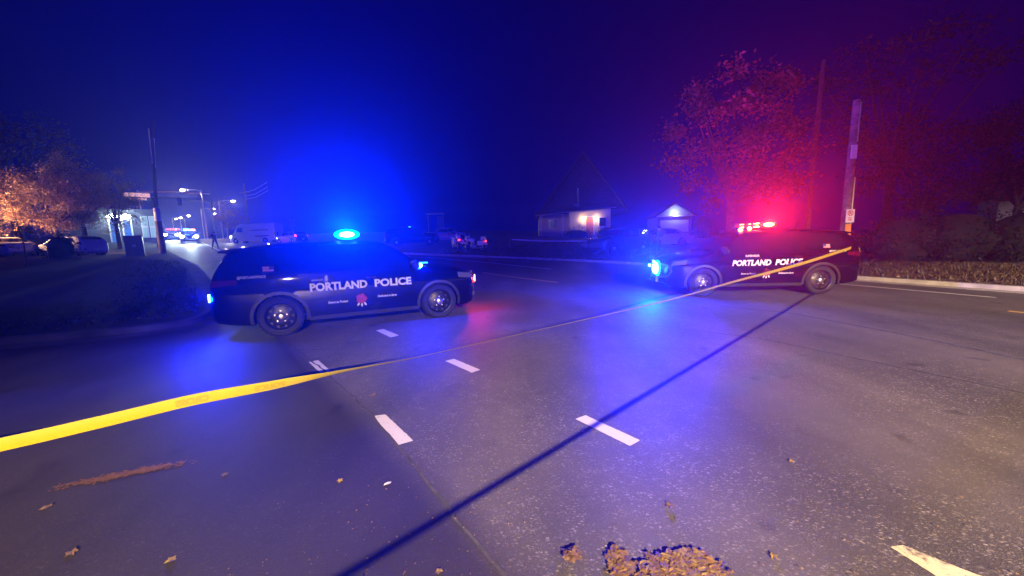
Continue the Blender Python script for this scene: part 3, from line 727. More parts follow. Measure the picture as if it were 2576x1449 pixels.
for y in (.30, .15, -.27):
    q = MB(); q.box((2.60, y, .80 if y != .15 else .93), (.035, .09, .07)); q.build('bumper_light', M['led_blue'], pb_b)
q = MB(); q.ball((2.64, .46, .77), (.09, .17, .165), 18, 12); big = q.build('bumper_light', M['led_blue'], pb_b)  # ball made larger than the lamp to include its glare
q = MB(); q.lathe([(.16, .02), (.22, .015), (.235, -.01), (.22, -.03), (.16, -.03)], 24, 'X', (2.60, .46, .77)); q.build('glare_ring', M['glare_blue'], pb_b)  # glowing ring added as cyan glare round the lamp
lamp('POINT', 'bumper_lamp', car_b, (2.82, .52, .90), 3200, (0, .018, 1), .06)
beam('bumper_beam', car_b, (2.72, .50, .78), (0, 0, 2.9), 85000, (0, .07, 1), 30); beam('bumper_road_beam', car_b, (2.74, .50, .85), (3.4, 8.7, 0), 15000, (0, .002, 1), 46)

# ------------------------------------------------------------------ street lamp behind the photographer, and the cable whose shadow crosses the road
LAMP = Vector((5.0, -17.75, 7.0))
sl = thing('street_lamp', 'tall grey street lamp standing behind the camera', 'street lamp', (9.0, -19.75, 0))
m = MB(); m.tube([(0, 0, 0), (0, 0, 4), (0, 0, 7.0)], [.11, .09, .07], 12); m.build('pole', M['steel'], sl)
m = MB(); m.tube([(0, 0, 6.9), (-1.2, .6, 7.25), (-3.5, 1.75, 7.2)], [.045, .04, .035], 8); m.build('arm', M['steel'], sl)
m = MB(); m.ball((-4.0, 2.0, 7.16), (.40, .22, .10), 14, 8); m.build('lamp_head', M['steel'], sl)
m = MB(); m.box((-4.0, 2.0, 7.06), (.3, .2, .02)); m.build('lamp_lens', M['lamp_warm'], sl)
lamp('SPOT', 'street_light', sl, (-4.0, 2.0, 7.0), 140000, (1.0, .69, .42), .012, rot=(radians(1.5), radians(-10), 0), spot=radians(162), blend=.2)

A, B = Vector((-.95, 1.68, 0)), Vector((7.59, 9.45, 0)); K_ = .5
ca, cb = A.lerp(LAMP, K_), B.lerp(LAMP, K_); dv = (cb-ca).normalized()
oc = thing('overhead_cable', 'overhead cable strung above the camera, out of the frame', 'cable', (0, 0, 0))
m = MB(); m.tube([ca - dv*12, ca, cb, cb + dv*14], .007, 8); m.build('cable', M['black_plastic'], oc)

# ------------------------------------------------------------------ barrier tape
def ribbon(pts, width, name, material, parent=None):
    """pts: (x, y, z, roll, slack); a flat tape that can turn about its own run"""
    m = MB(); vs_ = []; P = [Vector(p[:3]) for p in pts]; n = len(P)
    for i in range(n):
        t = (P[min(i+1, n-1)]-P[max(i-1, 0)]).normalized(); sidev = t.cross(Vector((0, 0, 1))).normalized(); up = sidev.cross(t).normalized()
        a = up*cos(pts[i][3]) + sidev*sin(pts[i][3])
        for k in (-.5, -.17, .17, .5): vs_.append(P[i]+a*(k*width) + t.cross(a)*(.004*cos(k*pi)))
    m.add(vs_, [(i*4+j, i*4+j+1, (i+1)*4+j+1, (i+1)*4+j) for i in range(n-1) for j in range(3)])
    return m.build(name, material, parent, smooth=60)
def dense(W_, k):
    f = [pchip([(i, w[j]) for i, w in enumerate(W_)]) for j in range(4)]
    return [tuple(g_(i/k) for g_ in f) for i in range((len(W_)-1)*k+1)]
TP = [(-6.2, -.3, .80, 0), (-3.6, 1.33, .675, 0), (-2.77, 1.88, .68, .02), (-2.47, 2.09, .69, .04), (-2.09, 2.35, .71, .05), (-1.72, 2.6, .70, .35), (-1.39, 2.82, .70, .95), (-.9, 3.15, .69, 1.22), (.04, 3.78, .71, 1.22), (2.07, 5.15, .76, 1.0), (3.85, 6.36, .87, .75), (5.95, 7.79, .98, .35), (9.09, 9.92, 1.23, .05)]
tp = thing('barrier_tape', 'bright yellow police tape strung across the road to the right SUV', 'barrier tape')
ribbon(dense(TP, 14), .075, 'tape_band', M['tape'], tp)
# faint print showing through from the other face (mirrored)
def tape_print(body, wp, size, start):
    uv, f, wd = text_mesh(body, size, .003); D = dense(wp, 60); P = [Vector(d[:3]) for d in D]; L = [0.]
    for a, b in zip(P, P[1:]): L.append(L[-1]+(b-a).length)
    def put(s_, v_):
        i = 0
        while i < len(L)-2 and L[i+1] < s_: i += 1
        p = P[i].lerp(P[i+1], (s_-L[i])/(L[i+1]-L[i])); t = (P[i+1]-P[i]).normalized(); sd = t.cross(Vector((0, 0, 1))).normalized(); up = sd.cross(t)
        a = up*cos(D[i][3]) + sd*sin(D[i][3]); return p + a*(v_-.020) - a.cross(t)*.0065
    m = MB(); m.add([put(start+wd-u, v_) for u, v_ in uv], f); m.build('tape_print', M['tape_print'], tp, smooth=0)
tape_print('NOT', TP, .055, 3.94); tape_print('CROSS', TP, .055, 4.78); tape_print('POLICE', TP, .055, 5.2)
m = MB()                                                         # the knot and the loose end at the SUV's rear corner
m.ball((9.12, 9.94, 1.235), (.035, .03, .045), 10, 6)
m.build('knot', M['tape'], tp)
ribbon([(9.12, 9.95, 1.24, 0), (9.2, 9.96, 1.25, .4), (9.30, 9.98, 1.19, .9), (9.33, 9.98, 1.10, 1.2)], .05, 'loose_end', M['tape'], tp)

# ------------------------------------------------------------------ leaves on the road
def leaf_shape(m, c, size, rz, tilt, rr, lobes=True, mi=0, curl=.12):
    c = Vector(c); q = Euler((rr.uniform(-tilt, tilt), rr.uniform(-tilt, tilt), rz)).to_matrix(); pts = []
    if lobes:
        for k in range(15):
            a = 2*pi*k/15; r_ = size*(.32 if k % 3 else .5)*rr.uniform(.85, 1.15); pts.append((r_*cos(a), r_*sin(a)*.85, rr.uniform(0, curl)*size))
    else:
        pts = [(-.5*size, 0, 0), (-.15*size, -.22*size, .05*size), (.25*size, -.18*size, .1*size), (.5*size, 0, .02*size), (.25*size, .18*size, .08*size), (-.15*size, .22*size, .04*size)]
    n = len(pts); m.add([c + q @ Vector((0, 0, .04*size))] + [c + q @ Vector(p) for p in pts], [(0, 1+k, 1+(k+1) % n) for k in range(n)], mi)
rr = random.Random(11)
for (x, y), sz, mt, lab in [((-1.91, 1.84), .055, 'yellow_leaf', 'curled pale yellow leaf near the lower edge left of centre'), ((-.92, 2.44), .05, 'decal_dim', 'pale grey leaf on the road beside a small yellow leaf'),
        ((-1.28, 2.49), .042, 'yellow_leaf', 'small yellow leaf just left of a pale grey leaf'), ((2.03, 2.56), .045, 'yellow_leaf', 'lone bright yellow leaf on bare road at right'),
        ((-2.54, 1.91), .06, 'litter', 'round brown leaf at the lower left'), ((-3.16, 2.3), .06, 'litter', 'tan leaf under the orange leaf streak'), ((-1.6, 4.0), .07, 'litter', 'star shaped leaf just beyond the tape'),
        ((.95, 2.14), .06, 'litter', 'reddish leaf above the pile of leaves'), ((1.33, 1.75), .045, 'yellow_leaf', 'small yellow leaf right of the leaf pile'), ((-.42, 1.72), .04, 'yellow_leaf', 'small yellow leaf beside the dark shadow near the lower edge'), ((-2.2, 2.6), .05, 'litter', 'thin brown leaf right of the orange streak')]:
    m = MB(); leaf_shape(m, (x, y, .004), sz*1.25, rr.uniform(0, 6), .10, rr, mt != 'decal_dim'); tag(m.build('fallen_leaf', M[mt], smooth=0), lab, 'leaf', 'single leaves on the road')
def leaf_pile(name, label, c, rx, ry, hgt, n, seed, size=.05, rz=0., mt='litter'):
    rr = random.Random(seed); m = MB()
    for k in range(n):
        a = rr.uniform(0, 2*pi); d = rr.random()**.6*rr.uniform(.75, 1.1); u, v_ = d*rx*cos(a), d*ry*sin(a)
        z = hgt*max(0, 1-d*d)*rr.uniform(.1, 1)+.008
        leaf_shape(m, (c[0]+u*cos(rz)-v_*sin(rz), c[1]+u*sin(rz)+v_*cos(rz), z), size*rr.uniform(.5, 1.2), rr.uniform(0, 6.3), .07, rr, rr.random() < .65, curl=.05)
    o = m.build(name, M[mt], smooth=0); tag(o, label, 'leaves'); return stuff(o)
leaf_pile('leaf_pile', 'heaped brown wet leaves at the lower edge of the road', (.82, 1.64), .24, .17, .006, 620, 1, .055)
leaf_pile('leaf_pile', 'narrow clump of leaves left of the big leaf pile', (.52, 1.72), .065, .13, .006, 130, 2, .055)
leaf_pile('leaf_pile', 'small scatter of leaves farthest left of the leaf pile', (.28, 1.79), .06, .05, .012, 45, 3, .04, .5)
rr = random.Random(44); m = MB()
for k in range(620):                                             # trampled flat, ragged, thinning out towards its ends
    u = rr.gauss(0, .17); v_ = rr.gauss(0, .016 + .010*abs(sin(u*13))) + .012*sin(u*9)
    if abs(u) < .45: leaf_shape(m, (-2.99+u*cos(.34)-v_*sin(.34), 2.65+u*sin(.34)+v_*cos(.34), .0035+rr.uniform(0, .003)), .026*rr.uniform(.5, 1.3), rr.uniform(0, 6.3), 0.03, rr, True, curl=.03)
stuff(tag(m.build('leaf_streak', M['rust_litter'], smooth=0), 'long thin streak of orange leaf mush on the dark asphalt', 'leaves'))
def scatter(name, label, n, seed, box, mt, size, cond=None, lift=.01, z=None):
    rr = random.Random(seed); m = MB(); k = 0
    while k < n:
        x, y = rr.uniform(box[0], box[1]), rr.uniform(box[2], box[3])
        if cond and not cond(x, y): continue
        leaf_shape(m, (x, y, (z or terr)(x, y)+lift), size*rr.uniform(.5, 1.2), rr.uniform(0, 6.3), .5, rr, rr.random() < .4); k += 1
    o = m.build(name, M[mt], smooth=0); tag(o, label, 'leaves'); return stuff(o)
scatter('leaf_crumbs', 'tiny crumbs of dry leaf strewn over the near road', 1100, 5, (-1.6, 3.4, .9, 3.4), 'litter', .013, lambda x, y: rr.random() < max(.1, 1.3-y/2.6))

# ------------------------------------------------------------------ verge cover on the far side
def right_of_kerb(x, y, lo=.3, hi=8):
    p = Vector((x, y)); i = min(range(len(KR)), key=lambda k_: (KR[k_]-p).length); d = (p-KR[i]).dot(nn_r[i]); return lo < d < hi
nn_r = normals(KR)
scatter('leaf_litter', 'fallen leaves strewn over the verge beyond the kerb', 1500, 6, (8, 24, 6, 24), 'litter', .13, lambda x, y: right_of_kerb(x, y, .25, 9), .02, vz)
scatter('leaf_litter', 'fallen leaves strewn over the lawn in front of the house', 900, 8, (-6, 12, 22, 40), 'litter', .16, lambda x, y: right_of_kerb(x, y, .25, 12), .02, vz)
def blades(name, label, n, seed, box, cond, z, h=.10):
    rr = random.Random(seed); m = MB(); k = 0
    while k < n:
        x, y = rr.uniform(box[0], box[1]), rr.uniform(box[2], box[3])
        if not cond(x, y): continue
        z0 = z(x, y); k += 1
        for _ in range(4):
            a = rr.uniform(0, 6.3); hh = h*rr.uniform(.5, 1.4); dx, dy = cos(a)*.02, sin(a)*.02; lx, ly = rr.uniform(-.06, .06), rr.uniform(-.06, .06); ox, oy = rr.uniform(-.06, .06), rr.uniform(-.06, .06)
            m.add([(x+ox-dx, y+oy-dy, z0), (x+ox+dx, y+oy+dy, z0), (x+ox+lx, y+oy+ly, z0+hh)], [(0, 1, 2)])
    o = m.build(name, M['blade'], smooth=0); tag(o, label, 'grass'); return stuff(o)
blades('grass', 'rough grass on the verge behind the right SUV', 5200, 21, (8, 25, 5, 24), lambda x, y: right_of_kerb(x, y, .25, 8), vz)
blades('grass', 'rough grass on the lawn before the house', 3200, 22, (-6, 12, 22, 40), lambda x, y: right_of_kerb(x, y, .25, 11), vz, .14)

def left_z(x, y): return terr(x, y) + .17
def left_of_kerb(x, y):
    p = Vector((x, y)); i = min(range(len(KL)), key=lambda k_: (KL[k_]-p).length); d = -(p-KL[i]).dot(nl[i]); return .3 < d < 9
blades('grass', 'rough dark grass on the corner verge behind the left SUV', 3600, 23, (-24, -6, 4, 24), left_of_kerb, left_z, .06)
scatter('leaf_litter', 'fallen leaves on the dark corner verge at left', 500, 9, (-20, -6, 4, 20), 'litter', .12, left_of_kerb, .18)
# ------------------------------------------------------------------ trees, shrubs
def foliage(name, material, parent, clusters, n, spread, size, seed, flat=.8):
    rr = random.Random(seed); m = MB()
    for k in range(n):
        c, sp_ = clusters[k % len(clusters)]
        p = Vector(c) + Vector((rr.gauss(0, spread*sp_), rr.gauss(0, spread*sp_), rr.gauss(0, spread*sp_*flat)))
        q = Euler((rr.uniform(-1.1, 1.1), rr.uniform(-1.1, 1.1), rr.uniform(0, 6.3))).to_matrix(); s_ = size*rr.uniform(.55, 1.25)
        m.add([p + q @ Vector(v_) for v_ in ((-.5*s_, 0, 0), (-.05*s_, -.32*s_, .06*s_), (.5*s_, 0, -.05*s_), (-.05*s_, .32*s_, .06*s_))], [(0, 1, 2, 3)])
    me = bpy.data.meshes.new(name); me.from_pydata(m.v, [], m.f); me.materials.append(material); me.update()
    return link(name, me, parent)
def tree(label, loc, trunk_h, crown, radii, ncl, nleaf, spread, size, material, seed, trunk_r=.2, name='autumn_tree', lean=(0, 0), limbs=14, group=None):
    rr = random.Random(seed); t = thing(name, label, 'tree', loc, 0, group); cl = []
    C_ = Vector(crown); Rv = Vector(radii)
    while len(cl) < ncl:
        p = Vector((rr.uniform(-1, 1), rr.uniform(-1, 1), rr.uniform(-1, 1)))
        if not .25 < p.length < 1: continue
        if rr.random() > .35+.65*p.length: continue
        q = C_ + Vector((p.x*Rv.x, p.y*Rv.y, p.z*Rv.z)); cl.append((q, rr.uniform(.6, 1.3)))
    m = MB(); top = Vector((lean[0], lean[1], trunk_h))
    m.tube([(0, 0, -.1), top*.5, top], [trunk_r*1.25, trunk_r, trunk_r*.75], 10)
    for q, s_ in cl[:min(len(cl), limbs)]:
        mid = top.lerp(q, .5) + Vector((rr.uniform(-.3, .3), rr.uniform(-.3, .3), rr.uniform(0, .4)))
        m.tube([top*.95, mid, q], [trunk_r*.35, trunk_r*.2, trunk_r*.06], 6)
    m.build('trunk', M['bark'], t); foliage('crown', material, t, cl, nleaf, spread, size, seed+1); return t
tree('tall reddish maple rising behind the right SUV', (11.9, 20.4, vz(11.9, 20.4)), 3.2, (0, 0, 6.4), (3.6, 3.4, 3.8), 64, 10000, .31, .21, M['maple'], 31, .24, 'maple_tree')
tree('dark plum coloured tree above the hedge right of the pole', (22.6, 20.6, .13), 2.6, (0, 0, 4.9), (3.4, 2.6, 2.6), 56, 9000, .40, .15, M['plum'], 41, .2)
tree('reddish tree leaning in over the right edge of the picture', (27.6, 20.5, .13), 2.6, (0, 0, 5.6), (3.0, 2.6, 3.0), 48, 8000, .40, .15, M['plum'], 43, .2)
tree('tall dark tree whose sparse leaves fill the upper right corner', (24.5, 24.5, .13), 5, (0, 0, 10.2), (5.0, 4, 3.6), 46, 3000, .5, .24, M['plum'], 45, .28)
def shrub(name, label, loc, radii, ncl, nleaf, size, material, seed, spread=.22, cat='shrub', group=None):
    rr = random.Random(seed); t = thing(name, label, cat, loc, 0, group); cl = []; Rv = Vector(radii)
    while len(cl) < ncl:
        p = Vector((rr.uniform(-1, 1), rr.uniform(-1, 1), rr.uniform(0, 1)))
        if p.length > 1 or p.length < .55: continue
        cl.append((Vector((p.x*Rv.x, p.y*Rv.y, p.z*Rv.z)), rr.uniform(.7, 1.2)))
    m = MB(); m.ball((0, 0, Rv.z*.42), (Rv.x*.72, Rv.y*.72, Rv.z*.46), 14, 8); 
    for k in range(5): a = k*1.3; m.tube([(0, 0, 0), (Rv.x*.4*cos(a), Rv.y*.4*sin(a), Rv.z*.6)], [.04, .015], 6)
    m.build('stems', M['hedge_core'], t); foliage('foliage', material, t, cl, nleaf, spread, size, seed+1); return t
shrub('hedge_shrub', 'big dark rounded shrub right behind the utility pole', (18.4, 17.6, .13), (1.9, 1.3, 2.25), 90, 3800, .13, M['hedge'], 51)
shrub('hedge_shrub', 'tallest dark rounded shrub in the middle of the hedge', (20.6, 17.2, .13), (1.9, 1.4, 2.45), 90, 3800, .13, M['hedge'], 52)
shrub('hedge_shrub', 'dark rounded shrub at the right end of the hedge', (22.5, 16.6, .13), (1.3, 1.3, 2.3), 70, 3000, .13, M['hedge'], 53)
shrub('garden_shrub', 'low dark shrub below the lit porch of the house', (7.2, 41.0, vz(7.2, 41)), (1.7, .8, 1.0), 40, 1200, .14, M['hedge'], 54)
shrub('garden_shrub', 'low dark shrub right of the lit front door', (10.6, 41.2, vz(10.6, 41.2)), (1.3, .8, 1.3), 40, 1100, .14, M['hedge'], 55)
shrub('garden_shrub', 'pale leggy bush at the corner of the garage', (20.2, 39.5, vz(20.2, 39.5)), (1.3, 1, 2.6), 40, 1100, .16, M['plum'], 56)
shrub('garden_shrub', 'dark upright bush between the two pale cars at left', (-29.3, 24.5, terr(-29.3, 24.5)+.13), (.85, .8, 1.75), 40, 1300, .12, M['hedge'], 57)
# pale stone on the lawn
m = MB(); m.ball((0, 0, .22), (.52, .36, .42), 12, 8)
rr2 = random.Random(4); m.v = [(x*rr2.uniform(.9, 1.08), y*rr2.uniform(.9, 1.08), z*rr2.uniform(.92, 1.05)) for x, y, z in m.v]
tag(m.build('boulder', M['concrete'], None, (6.35, 30.6, vz(6.35, 30.6))), 'pale boulder on the lawn left of the parked dark SUV', 'boulder')

# ------------------------------------------------------------------ poles at right
def no_parking(parent, x, y, z, w=.30, h=.46):
    m = MB(); m.box((x, y, z), (w, .012, h)); s_ = m.build('sign_plate', M['sign_white'], parent)
    r = MB(); r.lathe([(.075, -.009), (.100, -.009), (.100, -.0095), (.075, -.0095)], 24, 'Y', (x, y, z+.10), closed=True); r.box((x, y-.0095, z+.10), (.17, .001, .022), rot=Matrix.Rotation(radians(45), 3, 'Y')); r.build('prohibition_ring', M['sign_red'], s_)
    for txt, sz, uu, zz, mt in (('P', .15, -.045, z+.047, 'sign_black'), ('ANY', .06, -.055, z-.09, 'sign_red'), ('TIME', .06, -.075, z-.16, 'sign_red')):
        uv, f, wd = text_mesh(txt, sz, .003); q = MB(); q.add([(x-wd/2+u, y-(.0078 if txt == 'P' else .008), zz+v_) for u, v_ in uv], f); q.build('lettering', M[mt], s_, smooth=0)
up = thing('utility_pole', 'weathered wooden utility pole with a no parking sign behind the right SUV', 'utility pole', (12.05, 13.55, vz(12.05, 13.55)))
m = MB(); m.tube([(0, 0, -.2), (.02, 0, 3), (.05, 0, 5), (.07, 0, 6.0)], [.14, .13, .115, .11], 12); m.build('pole', M['wood_pole'], up)
no_parking(up, 0, -.185, 2.05)
m = MB(); m.box((-.02, -.165, 1.55), (.20, .02, .42)); m.build('orange_notice', M['orange'], up)
m = MB(); m.box((-.02, -.180, 1.42), (.12, .01, .10)); m.build('yellow_tag', M['yellow_tag'], up)
m = MB(); m.box((-.02, -.145, 4.25), (.20, .03, .46)); m.build('metal_plate', M['sign_white'], up)
m = MB(); m.tube([(.13, -.06, .1), (.16, -.06, 3.4)], .03, 8); m.tube([(.10, -.10, 4.6), (.12, -.10, 5.9)], .025, 8); m.build('conduit', M['steel'], up)
m = MB(); m.tube([(-.05, -.05, 5.2), (-.55, -.3, 5.0), (-.9, -.5, 4.7)], .016, 6); m.build('cable_stub', M['black_plastic'], up)
m = MB(); m.tube([(0, -.17, .85), (.06, -.2, .80), (.14, -.17, .88)], [.05, .06, .05], 8); m.build('tied_bundle', M['decal_dim'], up)
u2 = thing('utility_pole', 'thin farther wooden pole just left of the main utility pole', 'utility pole', (14.9, 18.9, vz(14.9, 18.9)))
m = MB(); m.tube([(0, 0, -.2), (.1, 0, 5), (.25, 0, 9.6)], [.12, .11, .09], 10); m.build('pole', M['bark'], u2)

# ------------------------------------------------------------------ house, garage
def lap_wall(parent, x0, x1, y, z0, z1, material, board=.16, name='siding_wall', skip=()):
    m = MB(); n = max(1, int((z1-z0)/board))
    for k in range(n):
        a, b = z0+(z1-z0)*k/n, z0+(z1-z0)*(k+1)/n
        m.add([(x0, y-.03, a), (x1, y-.03, a), (x1, y, b), (x0, y, b), (x0, y+.05, a), (x1, y+.05, a), (x1, y+.05, b), (x0, y+.05, b)], [(0, 1, 2, 3), (0, 4, 5, 1), (4, 0, 3, 7), (1, 5, 6, 2)])
    return m.build(name, material, parent, smooth=0)
def slab(m, pts, t):
    """a thin roof plane with thickness t downward"""
    P = [Vector(p) for p in pts]; n = len(P); m.add(P + [p-Vector((0, 0, t)) for p in P], [tuple(range(n)), tuple(range(2*n-1, n-1, -1))] + [(i, (i+1) % n, n+(i+1) % n, n+i) for i in range(n)])
hz = vz(7.84, 43.4)
hs = thing('house', 'steep roofed house with two warm porch lights beside its door', 'house', (7.84, 43.4, hz), -.05)
B0 = 1.98-hz
lap_wall(hs, -1.0, 3.62, 0, -.6, B0+2.95, M['siding']); lap_wall(hs, -4.4, -1.0, 1.8, -.6, B0+2.6, M['siding'], name='porch_back_wall')
m = MB(); m.box((-.98, .9, B0/2+1.1), (.08, 1.9, B0+3.4)); m.box((3.64, 4, B0/2+1.1), (.08, 8, B0+3.6)); m.box((-4.4, 4.9, B0/2+1), (.08, 6.2, B0+3.4)); m.box((-.4, 8, B0/2+1.1), (8, .08, B0+3.4)); m.build('side_wall', M['siding'], hs)
m = MB(); slab(m, [(-4.9, -.5, B0+2.35), (.5, -.5, B0+9.4), (.5, 8.6, B0+9.4), (-4.9, 8.6, B0+2.35)], .18); slab(m, [(.5, -.5, B0+9.4), (5.7, -.5, B0+2.6), (5.7, 8.6, B0+2.6), (.5, 8.6, B0+9.4)], .18)
rf = m.build('roof', M['roof'], hs, smooth=0)
m = MB(); m.add([(-4.6, .05, B0+2.5), (5.3, .05, B0+2.9), (.5, .05, B0+9.15)], [(0, 1, 2)]); m.build('gable_wall', M['roof'], hs, smooth=0)
m = MB(); slab(m, [(-5.0, -1.7, B0+2.35), (3.9, -1.7, B0+2.95), (3.9, .1, B0+3.5), (-5.0, .1, B0+2.9)], .10); m.build('porch_roof', M['roof'], rf, smooth=0)
m = MB(); m.tube([(-5, -1.72, B0+2.30), (3.9, -1.72, B0+2.92)], .06, 6); m.build('white_fascia', M['siding_blue'], rf)
m = MB(); m.tube([(-.1, -.7, B0+3.2), (-.1, -.7, B0+5.2)], .11, 10); m.box((-.3, -.7, B0+3.4), (.7, .4, .3), taper=.5); m.build('vent_pipe', M['steel'], rf)
m = MB(); m.box((-1.9, -1.4, B0+1.2), (.16, .16, 2.4)); m.build('porch_post', M['white_trim'], hs); m = MB(); m.box((-4.3, -1.4, B0+1.2), (.14, .14, 2.4)); m.build('porch_post', M['white_trim'], hs)
m = MB(); m.box((-.5, -.9, B0-.12), (9, 1.9, .2)); m.box((1.3, -2.2, B0-.35), (1.6, .6, .5)); m.build('porch_floor', M['concrete'], hs)
m = MB(); m.box((1.30, -.05, B0+1.04), (.92, .06, 2.05)); d_ = m.build('front_door', M['wood_door'], hs)
m = MB(); [m.box((1.30+sx*.47, -.06, B0+1.05), (.09, .08, 2.15)) for sx in (-1, 1)]; m.box((1.30, -.06, B0+2.14), (1.1, .08, .12)); m.build('door_frame', M['white_trim'], d_)
m = MB(); m.ball((1.62, -.11, B0+1.0), .035, 8, 6); m.build('door_knob', M['chrome'], d_)
for sx, wx in ((0, -2.9), (1, 2.75)):
    m = MB(); m.box((wx, (1.76 if sx == 0 else -.05), B0+1.45), (.9, .05, 1.1)); w_ = m.build('window', M['white_trim'], hs); m = MB(); m.box((wx, (1.72 if sx == 0 else -.09), B0+1.45), (.76, .02, .96)); m.build('pane', M['glass'], w_)
m = MB(); m.box((.42, -.07, B0+1.2), (.22, .08, .34)); m.build('letter_box', M['white_trim'], hs)
for lx in (.64, 1.97):
    m = MB(); m.box((lx, -.05, B0+1.86), (.12, .04, .30)); m.tube([(lx, -.05, B0+2.02), (lx, -.16, B0+2.06)], .02, 6); po = m.build('porch_light', M['dark_steel'], hs)
    m = MB(); m.lathe([(0, .16), (.09, .12), (.11, -.08), (.07, -.14), (0, -.15)], 12, 'Z', (lx, -.18, B0+1.88)); m.build('glowing_globe', M['porch'], po)
    lamp('POINT', 'porch_lamp', hs, (lx, -.40, B0+1.88), 60, (1.0, .58, .26), .08)
gz = vz(17.53, 40.3)
gr = thing('garage', 'pale garage lit by a bright white lamp under its gable', 'garage', (17.53, 40.3, gz), -.15)
G0 = 1.35-gz
lap_wall(gr, -1.75, 1.75, 0, -.4, G0+2.5, M['siding_blue']); m = MB(); m.add([(-1.75, 0, G0+2.5), (1.75, 0, G0+2.5), (0, 0, G0+3.6)], [(0, 1, 2)]); m.box((-1.72, 2.5, G0+.9), (.06, 5, 3.2)); m.box((1.72, 2.5, G0+.9), (.06, 5, 3.2)); m.build('wall', M['siding_blue'], gr, smooth=0)
m = MB(); slab(m, [(-2.1, -.5, G0+2.35), (0, -.5, G0+3.75), (0, 5.2, G0+3.75), (-2.1, 5.2, G0+2.35)], .12); slab(m, [(0, -.5, G0+3.75), (2.1, -.5, G0+2.35), (2.1, 5.2, G0+2.35), (0, 5.2, G0+3.75)], .12); m.build('roof', M['roof'], gr, smooth=0)
m = MB(); m.box((0, -.03, G0+.95), (2.9, .06, 1.95)); gd = m.build('garage_door', M['white_trim'], gr)
for k in range(4): m = MB(); m.box((0, -.07, G0+.22+.47*k), (2.8, .03, .42)); m.build('door_panel', M['white_trim'], gd)
m = MB(); m.box((0, -.12, G0+2.35), (3.6, .24, .10)); m.build('lintel_board', M['white_trim'], gr)
m = MB(); m.box((0, -.06, G0+2.72), (.2, .1, .14)); gl_ = m.build('flood_light', M['dark_steel'], gr); m = MB(); m.ball((-.02, -.17, G0+2.70), (.15, .07, .12), 10, 6); m.build('light_bulb', M['lamp_cool'], gl_)
lamp('POINT', 'flood_lamp', gr, (0, -.45, G0+2.66), 55, (.80, 1.0, .92), .08)

# pale neighbour house showing past the hedge at the right edge
nh = thing('neighbour_house', 'pale house wall glimpsed past the hedge at the right edge', 'house', (35.6, 22.5, .1), -.75)
lap_wall(nh, -4, 4, 0, 0, 3.4, M['siding_blue']); m = MB(); slab(m, [(-4.4, -.6, 3.3), (4.4, -.6, 3.3), (4.4, 3, 5.4), (-4.4, 3, 5.4)], .15); slab(m, [(-4.4, 3, 5.4), (4.4, 3, 5.4), (4.4, 6.5, 3.3), (-4.4, 6.5, 3.3)], .15); m.build('roof', M['roof'], nh, smooth=0)
m = MB(); m.box((-4, 3, 1.7), (.08, 6, 3.4)); m.box((4, 3, 1.7), (.08, 6, 3.4)); m.box((0, 6, 1.7), (8, .08, 3.4)); m.build('side_wall', M['siding_blue'], nh, smooth=0)
m = MB(); m.box((1.0, -.04, 1.6), (1.2, .06, 1.1)); w_ = m.build('window', M['white_trim'], nh); m = MB(); m.box((1.0, -.08, 1.6), (1.05, .02, .95)); m.build('pane', M['glass'], w_)

# ------------------------------------------------------------------ vehicles further off
def car(name, kind, sp, paint, label, cat, x, y, z, rz, **k): return make_car(name, kind, sp, paint, label, cat, (x, y, z), rz, nx=44, **k)
c3, S3 = car('parked_suv', 'suv', SUV, M['dark_blue_car'], 'dark SUV with a lit cabin parked on the lawn by the boulder', 'car', 7.9, 27.3, vz(7.9, 27.3), radians(212))
m = MB(); m.box((-1.75, .82, 1.50), (.30, .05, .10)); m.build('lit_cabin_lamp', M['led_white'], c3); lamp('POINT', 'cabin_lamp', c3, (-1.75, 1.05, 1.50), 30, (.8, .95, 1.0), .05)
c4, S4 = car('parked_sedan', 'sedan', SEDAN, M['silver'], 'silver sedan parked on the drive in front of the garage', 'car', 11.9, 29.7, vz(11.9, 29.7), radians(175))
c5, S5 = car('police_suv', 'suv', SUV, M['black_paint'], 'dark police SUV seen past the hood of the left SUV', 'police car', -9.4, 36.4, vz(-9.4, 36.4), radians(12))
m = MB(); m.box((-.25, 0, 1.80), (.28, 1.2, .09)); lb5 = m.build('lightbar', M['black_plastic'], c5); m = MB(); m.box((-.25, -.62, 1.80), (.2, .06, .07)); m.build('light_module', M['led_blue_dim'], lb5)
c6, S6 = car('parked_sedan', 'sedan', SEDAN, M['silver'], 'silver sedan parked right of the farther dark police SUV', 'car', -6.6, 39.6, vz(-6.6, 39.6), radians(15))
c7, S7 = car('parked_hatchback', 'hatch', HATCH, M['maroon'], 'maroon hatchback with glowing tail lamps behind the white van', 'car', -27.6, 47.6, vz(-27.6, 47.6), radians(155), tailm=M['brake'])
c8, S8 = car('parked_hatchback', 'hatch', HATCH, M['pale_car'], 'pale hatchback seen from its rear under the autumn trees', 'car', -31.4, 26.9, terr(-31.4, 26.9)+.13, radians(174))
c9, S9 = car('parked_sedan', 'sedan', SEDAN, M['pale_car'], 'pale sedan cut off by the left edge of the picture', 'car', -35.5, 26.3, terr(-35.5, 26.3)+.13, radians(165))
c10, S10 = car('parked_hatchback', 'hatch', HATCH, M['white_van'], 'white car half hidden by the hedge at the right edge', 'car', 24.6, 16.4, .12, radians(100))
